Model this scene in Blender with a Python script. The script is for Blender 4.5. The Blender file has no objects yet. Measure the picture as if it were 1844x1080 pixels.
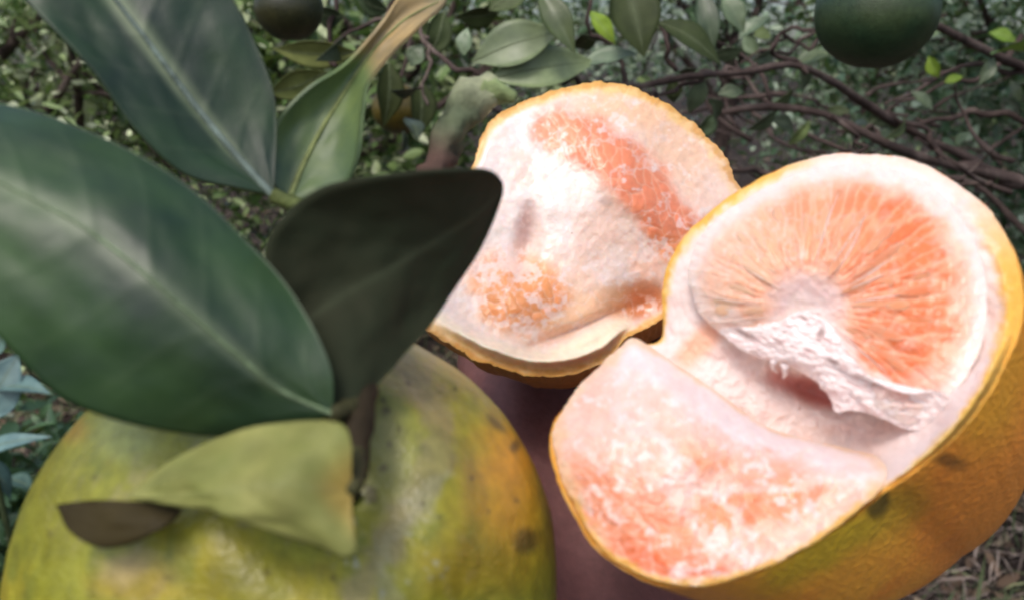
import bpy, math, random
import numpy as np
from mathutils import Vector, Matrix, kdtree

R = math.radians
random.seed(7)
rng = np.random.default_rng(7)
SC = bpy.context.scene
COL = SC.collection

# ------------------------------------------------------------------ camera
F = 1534.0                      # focal length in units of the 1844 px wide picture
TILT = R(15)
CAM = np.array([0.0, 0.0, 0.90])
cd = bpy.data.cameras.new('camera')
cam = bpy.data.objects.new('camera', cd)
COL.objects.link(cam)
cam.location = CAM
cam.rotation_euler = (R(90) - TILT, 0, 0)
cd.sensor_width = 36
cd.lens = 36 * F / 1844
cd.clip_start = 0.005
cd.clip_end = 600
cd.dof.use_dof = True
cd.dof.focus_distance = 0.230
cd.dof.aperture_fstop = 21
SC.camera = cam

# ------------------------------------------------------------------ sky, sun, exposure
SUN_EL, SUN_AZ = R(56), R(202)          # azimuth from +Y towards +X of where the light comes from
w = bpy.data.worlds.new('World')
SC.world = w
w.use_nodes = True
nt = w.node_tree
sky = nt.nodes.new('ShaderNodeTexSky')
sky.sky_type = 'NISHITA'
sky.sun_disc = False
sky.sun_elevation = SUN_EL
sky.sun_rotation = SUN_AZ
sky.air_density = 1.0
sky.dust_density = 4.0
sky.ozone_density = 1.0
bg = nt.nodes['Background']
nt.links.new(sky.outputs[0], bg.inputs[0])
bg.inputs[1].default_value = 0.15
sd = bpy.data.lights.new('sun', 'SUN')
sd.energy = 1.2
sd.angle = R(14)
sd.color = (1.0, 0.95, 0.92)
sun = bpy.data.objects.new('sun', sd)
COL.objects.link(sun)
sdir = Vector((math.sin(SUN_AZ) * math.cos(SUN_EL), math.cos(SUN_AZ) * math.cos(SUN_EL), math.sin(SUN_EL)))
sun.rotation_euler = sdir.to_track_quat('Z', 'Y').to_euler()
sun.location = (0, 0, 5)
SC.view_settings.view_transform = 'Standard'
SC.view_settings.look = 'None'
SC.view_settings.gamma = 1
SC.view_settings.exposure = 0.34
SC.view_settings.use_curve_mapping = False
SC.render.engine = 'CYCLES'
SC.cycles.use_denoising = True
SC.cycles.filter_width = 2.2
SC.cycles.max_bounces = 8
SC.cycles.transparent_max_bounces = 4

# ------------------------------------------------------------------ helpers
RIGHT = np.array([1.0, 0, 0])
FWD = np.array([0, math.cos(TILT), -math.sin(TILT)])
UP = np.array([0, math.sin(TILT), math.cos(TILT)])


def at(x, y, d):
    """A point of the place that lies d metres out, in the direction x, y of the picture."""
    x, y, d = (np.asarray(v, dtype=float) for v in (x, y, d))
    return (CAM + ((x - 922) / F * d)[..., None] * RIGHT + ((540 - y) / F * d)[..., None] * UP + d[..., None] * FWD)


def cw(p):
    """view axes (right, up, towards viewer) to world"""
    p = np.asarray(p, dtype=float)
    return CAM + p[..., 0:1] * RIGHT + p[..., 1:2] * UP - p[..., 2:3] * FWD


def srgb(r, g, b):
    c = np.array([r, g, b], dtype=float) / 255
    return np.where(c <= 0.04045, c / 12.92, ((c + 0.055) / 1.055) ** 2.4)


def smooth(e0, e1, x):
    t = np.clip((x - e0) / (e1 - e0 + 1e-12), 0, 1)
    return t * t * (3 - 2 * t)


def _hash(ix, iy, iz, seed):
    h = (ix * 374761393 + iy * 668265263 + iz * 2147483647 + seed * 144665) & 0xFFFFFFFF
    h = ((h ^ (h >> 13)) * 1274126177) & 0xFFFFFFFF
    h = ((h ^ (h >> 16)) * 2246822519) & 0xFFFFFFFF
    return ((h ^ (h >> 15)) & 0xFFFFFF) / float(0xFFFFFF)


def vnoise(x, y, z=None, seed=0):
    x = np.asarray(x, float); y = np.asarray(y, float)
    z = np.zeros_like(x) if z is None else np.asarray(z, float)
    ix, iy, iz = (np.floor(v).astype(np.int64) for v in (x, y, z))
    fx, fy, fz = x - ix, y - iy, z - iz
    fx, fy, fz = (f * f * (3 - 2 * f) for f in (fx, fy, fz))
    out = 0
    for dx in (0, 1):
        for dy in (0, 1):
            for dz in (0, 1):
                wgt = (fx if dx else 1 - fx) * (fy if dy else 1 - fy) * (fz if dz else 1 - fz)
                out = out + wgt * _hash(ix + dx, iy + dy, iz + dz, seed)
    return out * 2 - 1


def fbm(x, y, z=None, seed=0, oct=4):
    a, s, f = 1.0, 0, 1.0
    for k in range(oct):
        s = s + a * vnoise(np.asarray(x) * f, np.asarray(y) * f, None if z is None else np.asarray(z) * f, seed + k * 17)
        a *= 0.5
        f *= 2.03
    return s / 1.9


def cells(u, v, seed=0, jit=.85):
    """cell pattern of packed juice sacs: distance to the nearest wall (0 at the wall) and a random value for each cell"""
    iu, iv = np.floor(u).astype(np.int64), np.floor(v).astype(np.int64)
    f1 = np.full(u.shape, 9.0); f2 = np.full(u.shape, 9.0); rid = np.zeros(u.shape)
    z = np.zeros_like(iu)
    for a in (-1, 0, 1):
        for b in (-1, 0, 1):
            cx = iu + a + .5 + jit * (_hash(iu + a, iv + b, z, seed) - .5)
            cy = iv + b + .5 + jit * (_hash(iu + a, iv + b, z, seed + 91) - .5)
            d = np.hypot(u - cx, v - cy)
            near_ = d < f1
            f2 = np.where(near_, f1, np.minimum(f2, d))
            rid = np.where(near_, _hash(iu + a, iv + b, z, seed + 47), rid)
            f1 = np.where(near_, d, f1)
    return np.clip((f2 - f1) / .6, 0, 1), rid


def crom(pts, n, closed=False):
    """Catmull-Rom through points, resampled evenly."""
    P = np.asarray(pts, float)
    if closed:
        Q = np.vstack([P[-1:], P, P[:2]])
        segs = len(P)
    else:
        Q = np.vstack([2 * P[:1] - P[1:2], P, 2 * P[-1:] - P[-2:-1]])
        segs = len(P) - 1
    t = np.linspace(0, 1, 24, endpoint=False)[:, None]
    out = []
    for i in range(segs):
        a, b, c, d = Q[i:i + 4]
        out.append(0.5 * (2 * b + (c - a) * t + (2 * a - 5 * b + 4 * c - d) * t ** 2 + (3 * b - a - 3 * c + d) * t ** 3))
    out = np.vstack(out + [P[:1] if closed else P[-1:]])
    L = np.concatenate([[0], np.cumsum(np.linalg.norm(np.diff(out[:, :2] if out.shape[1] == 3 and abs(out[:, :2]).max() > 5 else out, axis=0), axis=1))])
    q = np.linspace(0, L[-1], n, endpoint=not closed)
    return np.stack([np.interp(q, L, out[:, k]) for k in range(P.shape[1])], 1)


def lin(c):
    return (float(c[0]), float(c[1]), float(c[2]), 1.0)


def thing(name, label, cat, loc, group=None):
    o = bpy.data.objects.new(name, None)
    COL.objects.link(o)
    o.location = loc
    o.empty_display_size = 0.01
    tag(o, label, cat, group)
    return o


def tag(o, label, cat=None, group=None, kind=None):
    o['label'] = label
    if cat:
        o['category'] = cat
    if group:
        o['group'] = group
    if kind:
        o['kind'] = kind
    return o


def origin_of(p):
    v = np.zeros(3)
    while p is not None:
        v += np.array(p.location)
        p = p.parent
    return v


def mesh_obj(name, V, faces, mats, parent=None, col=None, attr=None, fmat=None, smooth_shade=True, loc=None, normals=None):
    """one mesh object from world-space vertices; faces is an (n,4) or (n,3) array or a list of arrays"""
    V = np.asarray(V, float)
    fl = faces if isinstance(faces, list) else [faces]
    org = origin_of(parent) if parent is not None else (np.array(loc, float) if loc is not None else np.zeros(3))
    me = bpy.data.meshes.new(name)
    nl = sum(f.size for f in fl)
    nf = sum(len(f) for f in fl)
    me.vertices.add(len(V))
    me.vertices.foreach_set('co', (V - org).astype(np.float32).ravel())
    me.loops.add(nl)
    me.loops.foreach_set('vertex_index', np.concatenate([f.ravel() for f in fl]).astype(np.int32))
    me.polygons.add(nf)
    tot = np.concatenate([np.full(len(f), f.shape[1]) for f in fl])
    me.polygons.foreach_set('loop_start', np.concatenate([[0], np.cumsum(tot)[:-1]]).astype(np.int32))
    if fmat is not None:
        me.polygons.foreach_set('material_index', np.asarray(fmat, np.int32))
    me.update(calc_edges=True)
    me.polygons.foreach_set('use_smooth', np.full(nf, smooth_shade, dtype=bool))
    if col is not None:
        c4 = np.ones((len(V), 4), np.float32)
        c4[:, :3] = col
        me.color_attributes.new('Col', 'FLOAT_COLOR', 'POINT').data.foreach_set('color', c4.ravel())
    for k, v in (attr or {}).items():
        me.attributes.new(k, 'FLOAT', 'POINT').data.foreach_set('value', np.asarray(v, np.float32))
    for m in (mats if isinstance(mats, (list, tuple)) else [mats]):
        me.materials.append(m)
    me.validate()
    o = bpy.data.objects.new(name, me)
    COL.objects.link(o)
    if parent is not None:
        o.parent = parent
    elif loc is not None:
        o.location = loc
    return o


def grid_faces(nr, nc, wrap=False, flip=False):
    i, j = np.meshgrid(np.arange(nr - 1), np.arange(nc if wrap else nc - 1), indexing='ij')
    j2 = (j + 1) % nc
    f = np.stack([i * nc + j, i * nc + j2, (i + 1) * nc + j2, (i + 1) * nc + j], -1).reshape(-1, 4)
    return f[:, ::-1] if flip else f


def frames(P):
    T = np.gradient(P, axis=0)
    T /= np.linalg.norm(T, axis=1, keepdims=True) + 1e-12
    n = np.cross(T[0], [0.31, 0.2, 0.93]); n /= np.linalg.norm(n)
    N = []
    for t in T:
        n = n - t * n.dot(t); n /= np.linalg.norm(n) + 1e-12
        N.append(n)
    N = np.array(N)
    return T, N, np.cross(T, N)


def tube(P, rad, k=8, knob=0.0, seed=0):
    """closed tapered tube round a polyline: verts, faces"""
    P = np.asarray(P, float)
    rad = np.broadcast_to(np.asarray(rad, float), (len(P),)).copy()
    T, N, B = frames(P)
    a = np.linspace(0, 2 * math.pi, k, endpoint=False)
    rr = rad[:, None] * (1 + knob * vnoise(np.arange(len(P))[:, None] * 0.7 + a[None] * 0, a[None] * 1.3 + 0 * rad[:, None], seed=seed))
    V = P[:, None] + rr[..., None] * (np.cos(a)[None, :, None] * N[:, None] + np.sin(a)[None, :, None] * B[:, None])
    n = len(P)
    V = np.vstack([V.reshape(-1, 3), P[:1] - T[:1] * rad[0] * 0.4, P[-1:] + T[-1:] * rad[-1] * 0.4])
    q = grid_faces(n, k, True)
    c = np.arange(k)
    t0 = np.stack([np.full(k, n * k), (c + 1) % k, c], 1)
    t1 = np.stack([np.full(k, n * k + 1), (n - 1) * k + c, (n - 1) * k + (c + 1) % k], 1)
    return V, [q, np.vstack([t0, t1])]


def join(parts):
    """several (V, [quads, tris]) into one"""
    Vs, q, t, o = [], [], [], 0
    for V, fl in parts:
        Vs.append(V)
        for f in fl:
            (q if f.shape[1] == 4 else t).append(f + o)
        o += len(V)
    out = []
    if q:
        out.append(np.vstack(q))
    if t:
        out.append(np.vstack(t))
    return np.vstack(Vs), out


# ------------------------------------------------------------------ materials
class Mat:
    def __init__(s, name, rough=0.5, spec=0.4, sss=0.0, sss_rad=(1, .4, .2), sss_scale=0.002, coat=0.0):
        s.m = bpy.data.materials.new(name)
        s.m.use_nodes = True
        s.t = s.m.node_tree
        s.b = s.t.nodes['Principled BSDF']
        s.b.inputs['Roughness'].default_value = rough
        s.b.inputs['Specular IOR Level'].default_value = spec
        s.b.inputs['Subsurface Weight'].default_value = sss
        s.b.inputs['Subsurface Radius'].default_value = sss_rad
        s.b.inputs['Subsurface Scale'].default_value = sss_scale
        s.b.inputs['Coat Weight'].default_value = coat
        s.b.inputs['Coat Roughness'].default_value = 0.25
        s.tc = s.n('ShaderNodeTexCoord')

    def n(s, typ, **kw):
        nd = s.t.nodes.new(typ)
        for k, v in kw.items():
            if k.startswith('i_'):
                key = k[2:]
                nd.inputs[int(key) if key.isdigit() else key.replace('_', ' ')].default_value = v
            else:
                setattr(nd, k, v)
        return nd

    def l(s, a, b):
        s.t.links.new(a, b)

    def noise(s, scale, detail=4, rough=0.55, stretch=None, dist=0.0):
        nd = s.n('ShaderNodeTexNoise')
        nd.inputs['Scale'].default_value = scale
        nd.inputs['Detail'].default_value = detail
        nd.inputs['Roughness'].default_value = rough
        nd.inputs['Distortion'].default_value = dist
        if stretch:
            mp = s.n('ShaderNodeMapping')
            mp.inputs['Scale'].default_value = stretch
            s.l(s.tc.outputs['Object'], mp.inputs['Vector'])
            s.l(mp.outputs[0], nd.inputs['Vector'])
        else:
            s.l(s.tc.outputs['Object'], nd.inputs['Vector'])
        return nd.outputs['Fac']

    def ramp(s, fac, stops):
        nd = s.n('ShaderNodeValToRGB')
        e = nd.color_ramp.elements
        while len(e) < len(stops):
            e.new(0.5)
        for el, (p, c) in zip(e, stops):
            el.position = p
            el.color = lin(c)
        s.l(fac, nd.inputs['Fac'])
        return nd.outputs['Color']

    def mix(s, a, b, fac, mode='MIX'):
        nd = s.n('ShaderNodeMix', data_type='RGBA', blend_type=mode)
        for sock, v in ((nd.inputs['A'], a), (nd.inputs['B'], b)):
            if hasattr(v, 'is_output'):
                s.l(v, sock)
            else:
                sock.default_value = lin(v)
        if hasattr(fac, 'is_output'):
            s.l(fac, nd.inputs['Factor'])
        else:
            nd.inputs['Factor'].default_value = fac
        return nd.outputs['Result']

    def attr(s, name):
        nd = s.n('ShaderNodeAttribute')
        nd.attribute_name = name
        return nd

    def base(s, c):
        if hasattr(c, 'is_output'):
            s.l(c, s.b.inputs['Base Color'])
        else:
            s.b.inputs['Base Color'].default_value = lin(c)
        return s

    def bump(s, h, strength=0.3, dist=0.0005):
        nd = s.n('ShaderNodeBump')
        nd.inputs['Strength'].default_value = strength
        nd.inputs['Distance'].default_value = dist
        s.l(h, nd.inputs['Height'])
        prev = s.b.inputs['Normal'].links
        if prev:
            s.l(prev[0].from_socket, nd.inputs['Normal'])
        s.l(nd.outputs[0], s.b.inputs['Normal'])
        return s

    def roughvar(s, fac, a, b):
        nd = s.n('ShaderNodeMapRange')
        nd.inputs['To Min'].default_value = a
        nd.inputs['To Max'].default_value = b
        s.l(fac, nd.inputs['Value'])
        s.l(nd.outputs[0], s.b.inputs['Roughness'])
        return s

    def voronoi(s, scale):
        nd = s.n('ShaderNodeTexVoronoi')
        nd.inputs['Scale'].default_value = scale
        s.l(s.tc.outputs['Object'], nd.inputs['Vector'])
        return nd.outputs['Distance']


def painted(name, var=0.16, nscale=500, **kw):
    """colour from the mesh's own colour attribute, broken up by fine noise"""
    m = Mat(name, **kw)
    c = m.attr('Col').outputs['Color']
    nz = m.noise(nscale, 5, 0.6)
    g = m.ramp(nz, [(0.25, (1 - var,) * 3), (0.75, (1 + var * 0.6,) * 3)])
    m.base(m.mix(c, g, 1.0, 'MULTIPLY'))
    return m


M = {}
m = painted('citrus_peel', 0.22, 700, rough=0.42, spec=0.45, sss=0.06, sss_scale=0.001)
m.bump(m.voronoi(1000), 0.6, 0.0004).bump(m.noise(220, 3), 0.18, 0.0006)
M['peel'] = m.m
m = painted('green_citrus_skin', 0.34, 420, rough=0.38, spec=0.45)
m.bump(m.voronoi(1500), 0.35, 0.0003).bump(m.noise(160, 4), 0.25, 0.0008)
M['skin_fruit'] = m.m
m = painted('white_pith', 0.07, 900, rough=0.8, spec=0.15, sss=0.45, sss_rad=(1, .8, .7), sss_scale=0.0018)
m.bump(m.noise(600, 5, 0.6), 0.5, 0.0004)
M['pith'] = m.m
m = painted('citrus_flesh', 0.12, 650, rough=0.36, spec=0.5, sss=0.45, sss_rad=(1, .5, .3), sss_scale=0.0018)
m.bump(m.noise(420, 3, 0.5), 0.22, 0.0004)
M['flesh'] = m.m
m = Mat('juice_sac', rough=0.33, spec=0.45, sss=0.4, sss_rad=(1, .4, .2), sss_scale=0.0015)
oi = m.n('ShaderNodeObjectInfo')
fade = m.attr('fade').outputs['Fac']
m.base(m.mix(oi.outputs['Color'], m.mix(oi.outputs['Color'], srgb(242, 202, 178), .5), fade))
m.bump(m.noise(900, 3), 0.3, 0.0003)
M['sac'] = m.m


def leaf_mat(name, c1, c2, rough, spec, nscale=90, coat=0.0, trans=0.0):
    m = Mat(name, rough=rough, spec=spec, coat=coat)
    nz = m.noise(nscale, 4, 0.6)
    base = m.ramp(nz, [(0.3, c1), (0.72, c2)])
    vein = m.attr('vein').outputs['Fac']
    tint = m.attr('Col').outputs['Color']
    base = m.mix(base, tint, 1.0, 'MULTIPLY')
    vc = m.mix(base, srgb(150, 165, 130), 0.55)
    m.base(m.mix(base, vc, vein))
    m.bump(m.noise(nscale * 6, 3), 0.25, 0.0004)
    m.roughvar(m.noise(nscale * 1.2, 4, 0.6), rough - 0.05, rough + 0.10)
    m.bump(m.noise(nscale * .6, 2), 0.10, 0.003)
    if trans:
        m.b.inputs['Transmission Weight'].default_value = 0.0
    return m.m


M['leaf_top'] = leaf_mat('glossy_leaf_top', srgb(20, 44, 28), srgb(46, 72, 34), 0.48, 0.55, 70)
M['leaf_under'] = leaf_mat('leaf_underside', srgb(84, 96, 60), srgb(104, 116, 74), 0.6, 0.3)
M['leaf_dark'] = leaf_mat('dull_dark_leaf', srgb(34, 42, 27), srgb(46, 48, 33), 0.75, 0.15)
M['leaf_yellow'] = leaf_mat('pale_yellowing_leaf', srgb(108, 116, 58), srgb(136, 136, 80), 0.6, 0.25)
M['leaf_shadow'] = leaf_mat('shadow_under_leaf', srgb(40, 34, 16), srgb(58, 50, 24), 0.7, 0.2)  # dark brown that stands for shade beneath the pale leaf

m = Mat('twig_bark', rough=0.75, spec=0.2)
m.base(m.mix(m.attr('Col').outputs['Color'], m.ramp(m.noise(300, 5), [(0.3, (.55,) * 3), (0.7, (1.25,) * 3)]), 1.0, 'MULTIPLY'))
m.bump(m.noise(420, 5), 0.6, 0.0012)
M['twig'] = m.m

m = Mat('tree_bark', rough=0.85, spec=0.15)
m.base(m.ramp(m.noise(26, 6, 0.6, (1, 1, .35)), [(0.3, srgb(46, 38, 36)), (0.55, srgb(82, 70, 66)), (0.8, srgb(128, 116, 108))]))
m.bump(m.noise(60, 6, 0.65, (1, 1, .3)), 0.8, 0.006)
M['bark'] = m.m


def crown_mat(name, stops, rough=0.33):
    m = Mat(name, rough=rough, spec=0.5)
    v = m.attr('tone').outputs['Fac']
    c = m.ramp(v, stops)
    m.base(m.mix(c, m.ramp(m.noise(9, 3), [(0.3, (.75,) * 3), (0.7, (1.2,) * 3)]), 1.0, 'MULTIPLY'))
    # thin leaves let some light through
    tr = m.n('ShaderNodeBsdfTranslucent')
    tr.inputs['Color'].default_value = lin(srgb(96, 120, 40))
    mx = m.n('ShaderNodeMixShader')
    mx.inputs[0].default_value = 0.22
    out = m.t.nodes['Material Output']
    m.l(m.b.outputs[0], mx.inputs[1]); m.l(tr.outputs[0], mx.inputs[2]); m.l(mx.outputs[0], out.inputs[0])
    return m.m


M['crown'] = crown_mat('orchard_foliage', [(0.0, srgb(40, 60, 34)), (0.4, srgb(84, 114, 58)), (0.75, srgb(146, 168, 108)), (1.0, srgb(196, 206, 164))])
M['crown_pale'] = crown_mat('pale_orchard_foliage', [(0.0, srgb(52, 76, 38)), (0.35, srgb(108, 138, 74)), (0.7, srgb(176, 194, 138)), (1.0, srgb(216, 224, 190))])
M['crown_cool'] = crown_mat('bluish_orchard_foliage', [(0.0, srgb(38, 62, 42)), (0.5, srgb(90, 122, 86)), (1.0, srgb(186, 204, 178))])

m = Mat('earth', rough=0.95, spec=0.1)
m.base(m.mix(m.ramp(m.noise(1.1, 5), [(0.3, srgb(44, 38, 35)), (0.7, srgb(74, 64, 58))]),
             m.ramp(m.noise(38, 6, 0.7), [(0.3, (.5,) * 3), (0.7, (1.35,) * 3)]), 1.0, 'MULTIPLY'))
m.bump(m.noise(24, 6, 0.7), 0.9, 0.03)
M['earth'] = m.m
m = Mat('straw', rough=0.8, spec=0.2)
m.base(m.ramp(m.attr('tone').outputs['Fac'], [(0, srgb(56, 46, 42)), (.5, srgb(96, 84, 78)), (1, srgb(160, 146, 136))]))
M['straw'] = m.m
m = Mat('grass_blade', rough=0.6, spec=0.3)
m.base(m.ramp(m.attr('tone').outputs['Fac'], [(0, srgb(44, 56, 36)), (.6, srgb(80, 94, 62)), (1, srgb(128, 132, 96))]))
M['grass'] = m.m
m = Mat('dead_leaf', rough=0.8, spec=0.2)
m.base(m.ramp(m.attr('tone').outputs['Fac'], [(0, srgb(60, 46, 38)), (.5, srgb(108, 90, 74)), (1, srgb(160, 146, 124))]))
M['litter'] = m.m

m = Mat('brown_skin', rough=0.55, spec=0.35, sss=0.25, sss_rad=(1, .35, .2), sss_scale=0.002)
m.base(m.mix(m.ramp(m.noise(55, 4), [(0.3, srgb(96, 62, 60)), (0.7, srgb(124, 84, 80))]),
             m.ramp(m.noise(600, 4), [(0.3, (.88,) * 3), (0.7, (1.08,) * 3)]), 1.0, 'MULTIPLY'))
m.bump(m.noise(420, 4, 0.6, (1, .4, 1)), 0.35, 0.0006)
m.bump(m.noise(150, 5, 0.6), 0.3, 0.001)
M['skin'] = m.m


# ------------------------------------------------------------------ ground and its litter
def ground_z(x, y):
    r = np.hypot(x, y)
    return 0.05 * fbm(np.asarray(x) * .7, np.asarray(y) * .7, seed=3) * smooth(0.2, 1.5, r) + 0.018 * fbm(np.asarray(x) * 5, np.asarray(y) * 5, seed=9)


rad = np.concatenate([np.linspace(0, 7, 150), np.geomspace(7.2, 320, 46)])
ang = np.linspace(0, 2 * math.pi, 220, endpoint=False)
gr, ga = np.meshgrid(rad, ang, indexing='ij')
gx, gy = gr * np.sin(ga), gr * np.cos(ga)
GV = np.stack([gx, gy, ground_z(gx, gy)], -1).reshape(-1, 3)
g = mesh_obj('ground', GV, grid_faces(len(rad), len(ang), True, True), M['earth'])
g['kind'] = 'structure'
g['label'] = 'brown orchard earth strewn with dry straw and litter'


def scatter(name, n, xy, L, W, mat, label, cat, bend=0.3, lift=(0, 0.02), pitch=0.15, seed=1):
    """n thin curved blades or leaves as one mass: each 3 quads"""
    r_ = np.random.default_rng(seed)
    X, Y = xy(n, r_)
    Z = ground_z(X, Y) + r_.uniform(lift[0], lift[1], n)
    a = r_.uniform(0, 2 * math.pi, n)
    p = np.abs(r_.normal(0, pitch, n))
    l = L * r_.uniform(.5, 1.4, n)
    wd = W * r_.uniform(.6, 1.4, n)
    d = np.stack([np.cos(a) * np.cos(p), np.sin(a) * np.cos(p), np.sin(p)], -1)
    s = np.stack([-np.sin(a), np.cos(a), r_.normal(0, .25, n)], -1)
    up = np.cross(d, s)
    base = np.stack([X, Y, Z], -1)
    rows = []
    cv = r_.normal(0, bend, n)
    for t, wv in ((0, .35), (.33, 1), (.7, .85), (1, .06)):
        c = base + d * (l * t)[:, None] + up * (cv * l * t * (1 - t) * 1.6)[:, None]
        rows.append(np.stack([c - s * (wd * wv / 2)[:, None], c + s * (wd * wv / 2)[:, None]], 1))
    V = np.stack(rows, 1).reshape(-1, 3)
    b = np.arange(n)[:, None] * 8
    f = np.concatenate([b + np.array([[0, 1, 3, 2]]) + 2 * k for k in range(3)], 1).reshape(-1, 4)
    o = mesh_obj(name, V, f, mat, attr={'tone': np.repeat(r_.uniform(0, 1, n), 8)})
    tag(o, label, cat, kind='stuff')
    return o


def fan(near, far, half=0.75, off=0.0):
    def f(n, r_):
        rr = near * (far / near) ** r_.uniform(0, 1, n)
        a = r_.uniform(-half, half, n) + off
        return rr * np.sin(a), rr * np.cos(a)
    return f


scatter('dry_straw', 42000, fan(.7, 9, 1.5), .10, .0032, M['straw'], 'dry pale straw lying over the orchard ground', 'straw', .5, (0, .03), .2, 11)
scatter('fallen_leaves', 15000, fan(.7, 12, 1.5), .055, .022, M['litter'], 'brown dead leaves littering the ground under the trees', 'leaf litter', .4, (0, .02), .25, 12)
scatter('low_grass', 24000, fan(.8, 14, 1.5), .09, .005, M['grass'], 'thin green grass coming up through the litter', 'grass', .3, (0, .01), .9, 13)


# ------------------------------------------------------------------ leaves and trees
def small_leaf_shape():
    """unit leaf along +X, 1 long, 0.42 wide, folded at the midrib: 10 verts"""
    V, prof = [], [(0, .0), (.16, .13), (.42, .21), (.70, .165), (.9, .07), (1.0, .0)]
    for t, h in prof:
        z = .10 * t - .22 * t * t
        V += [(t, -h, z + .35 * h), (t, 0, z), (t, h, z + .35 * h)]
    V = np.array(V)
    f = []
    for i in range(len(prof) - 1):
        b = i * 3
        f += [(b, b + 3, b + 4, b + 1), (b + 1, b + 4, b + 5, b + 2)]
    return V, np.array(f)


LV, LF = small_leaf_shape()


def leaf_frames(n, r_, up_bias=0.9, droop=0.25):
    d = r_.normal(0, 1, (n, 3)); d[:, 2] = d[:, 2] * .55 - droop
    d /= np.linalg.norm(d, axis=1, keepdims=True)
    u = r_.normal(0, .55, (n, 3)) + np.array([0, 0, up_bias])
    u -= d * (u * d).sum(1, keepdims=True)
    u /= np.linalg.norm(u, axis=1, keepdims=True) + 1e-9
    s = np.cross(u, d)
    return np.stack([d, s, u], 2)        # columns x, y, z


def shared_leaf_meshes(key, mat):
    out = []
    for k in range(5):
        me = bpy.data.meshes.new('leaf')
        V = LV.copy()
        V[:, 2] += .10 * np.sin(V[:, 0] * (2 + k)) * (k - 2) * .5
        V[:, 1] *= .9 + .1 * k
        me.from_pydata([tuple(v) for v in V], [], [tuple(int(i) for i in q) for q in LF])
        me.attributes.new('tone', 'FLOAT', 'POINT').data.foreach_set('value', np.full(len(V), (.1, .35, .55, .75, .95)[k], np.float32))
        me.materials.append(mat)
        for p in me.polygons:
            p.use_smooth = True
        out.append(me)
    return out


SHL = {k: shared_leaf_meshes(k, M[k]) for k in ('crown', 'crown_cool', 'crown_pale')}


def in_view_mask(P, margin=60):
    q = P - CAM
    d = q @ FWD
    x = 922 + F * (q @ RIGHT) / np.maximum(d, .01)
    y = 540 - F * (q @ UP) / np.maximum(d, .01)
    return (d > .1) & (x > -margin) & (x < 1844 + margin) & (y > -margin) & (y < 1080 + margin), d, x, y


def orchard_tree(name, label, base, height, crown_c, crown_r, n, key, seed, singles=0, leaf=.058, clumps=70, group='mandarin trees behind the fruit'):
    r_ = np.random.default_rng(seed)
    base = np.array(base, float)
    base[2] = ground_z(base[0], base[1])
    t = thing(name, label, 'tree', base, group)
    cc = base + np.array(crown_c); cr = np.array(crown_r)
    # trunk and limbs
    k = 10
    u = np.linspace(0, 1, k)
    trunk = base + np.stack([.05 * np.sin(u * 4 + seed), .05 * np.cos(u * 3 + seed), u * height * .5 - .03], -1)
    parts = [tube(trunk, np.linspace(.055, .035, k) * (1 + .25 * (u < .12)), 10, .12, seed)]
    V, f = join(parts)
    mesh_obj('trunk', V, f, M['bark'], t)
    limbs, tips = [], []
    for i in range(11):
        d = r_.normal(0, 1, 3); d[2] = abs(d[2]) * .6 + .1
        d /= np.linalg.norm(d)
        e = cc + d * cr * .85
        s = trunk[r_.integers(k // 2, k)]
        mid = (s + e) / 2 + r_.normal(0, .08, 3) + np.array([0, 0, -.05])
        P = crom([s, mid, e], 14)
        limbs.append(tube(P, np.linspace(.024, .006, 14), 6, .15, i))
        tips.append(P)
        for q in range(3):
            s2 = P[r_.integers(4, 11)]
            e2 = s2 + r_.normal(0, .22, 3) * cr / cr.max() + np.array([0, 0, .05])
            limbs.append(tube(crom([s2, (s2 + e2) / 2 + r_.normal(0, .03, 3), e2], 8), np.linspace(.009, .003, 8), 5, .1, q))
    V, f = join(limbs)
    b = mesh_obj('limbs', V, f, M['bark'], t)
    # leaves in clumps on an uneven crown
    d = r_.normal(0, 1, (clumps, 3)); d /= np.linalg.norm(d, axis=1, keepdims=True)
    C = cc + d * cr * (r_.uniform(.35, 1.05, (clumps, 1)))
    idx = r_.integers(0, clumps, n)
    P = C[idx] + r_.normal(0, 1, (n, 3)) * (np.array([.15, .15, .12]) * cr.max() / .9) * r_.uniform(.5, 1.2, (clumps, 1))[idx]
    P[:, 2] = np.maximum(P[:, 2], base[2] + .12)
    ctone = r_.uniform(-.25, .25, clumps)[idx]
    tone = np.clip(r_.beta(.9, .9, n) + ctone, 0, 1)
    Fm = leaf_frames(n, r_)
    sz = leaf * r_.uniform(.65, 1.25, n)
    single = np.zeros(n, bool)
    if singles:
        ok, dd, _, _ = in_view_mask(P, 10)
        order = np.argsort(np.where(ok, dd, 1e9))[:singles]
        single[order[ok[order]]] = True
    keep = ~single
    W = P[keep][:, None] + np.einsum('nij,vj->nvi', Fm[keep], LV) * sz[keep][:, None, None]
    m_ = keep.sum()
    f = (np.arange(m_)[:, None, None] * len(LV) + LF[None]).reshape(-1, 4)
    c = mesh_obj('crown', W.reshape(-1, 3), f, M[key], t, attr={'tone': np.repeat(tone[keep], len(LV))})
    c['kind'] = 'stuff'
    for i in np.where(single)[0]:
        o = bpy.data.objects.new('leaf', SHL[key][min(4, int(tone[i] * 5))])
        COL.objects.link(o)
        o.parent = t
        Mx = np.eye(4)
        Mx[:3, :3] = Fm[i] * sz[i]
        Mx[:3, 3] = P[i] - base
        o.matrix_local = Matrix(Mx.tolist())
    return t


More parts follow.
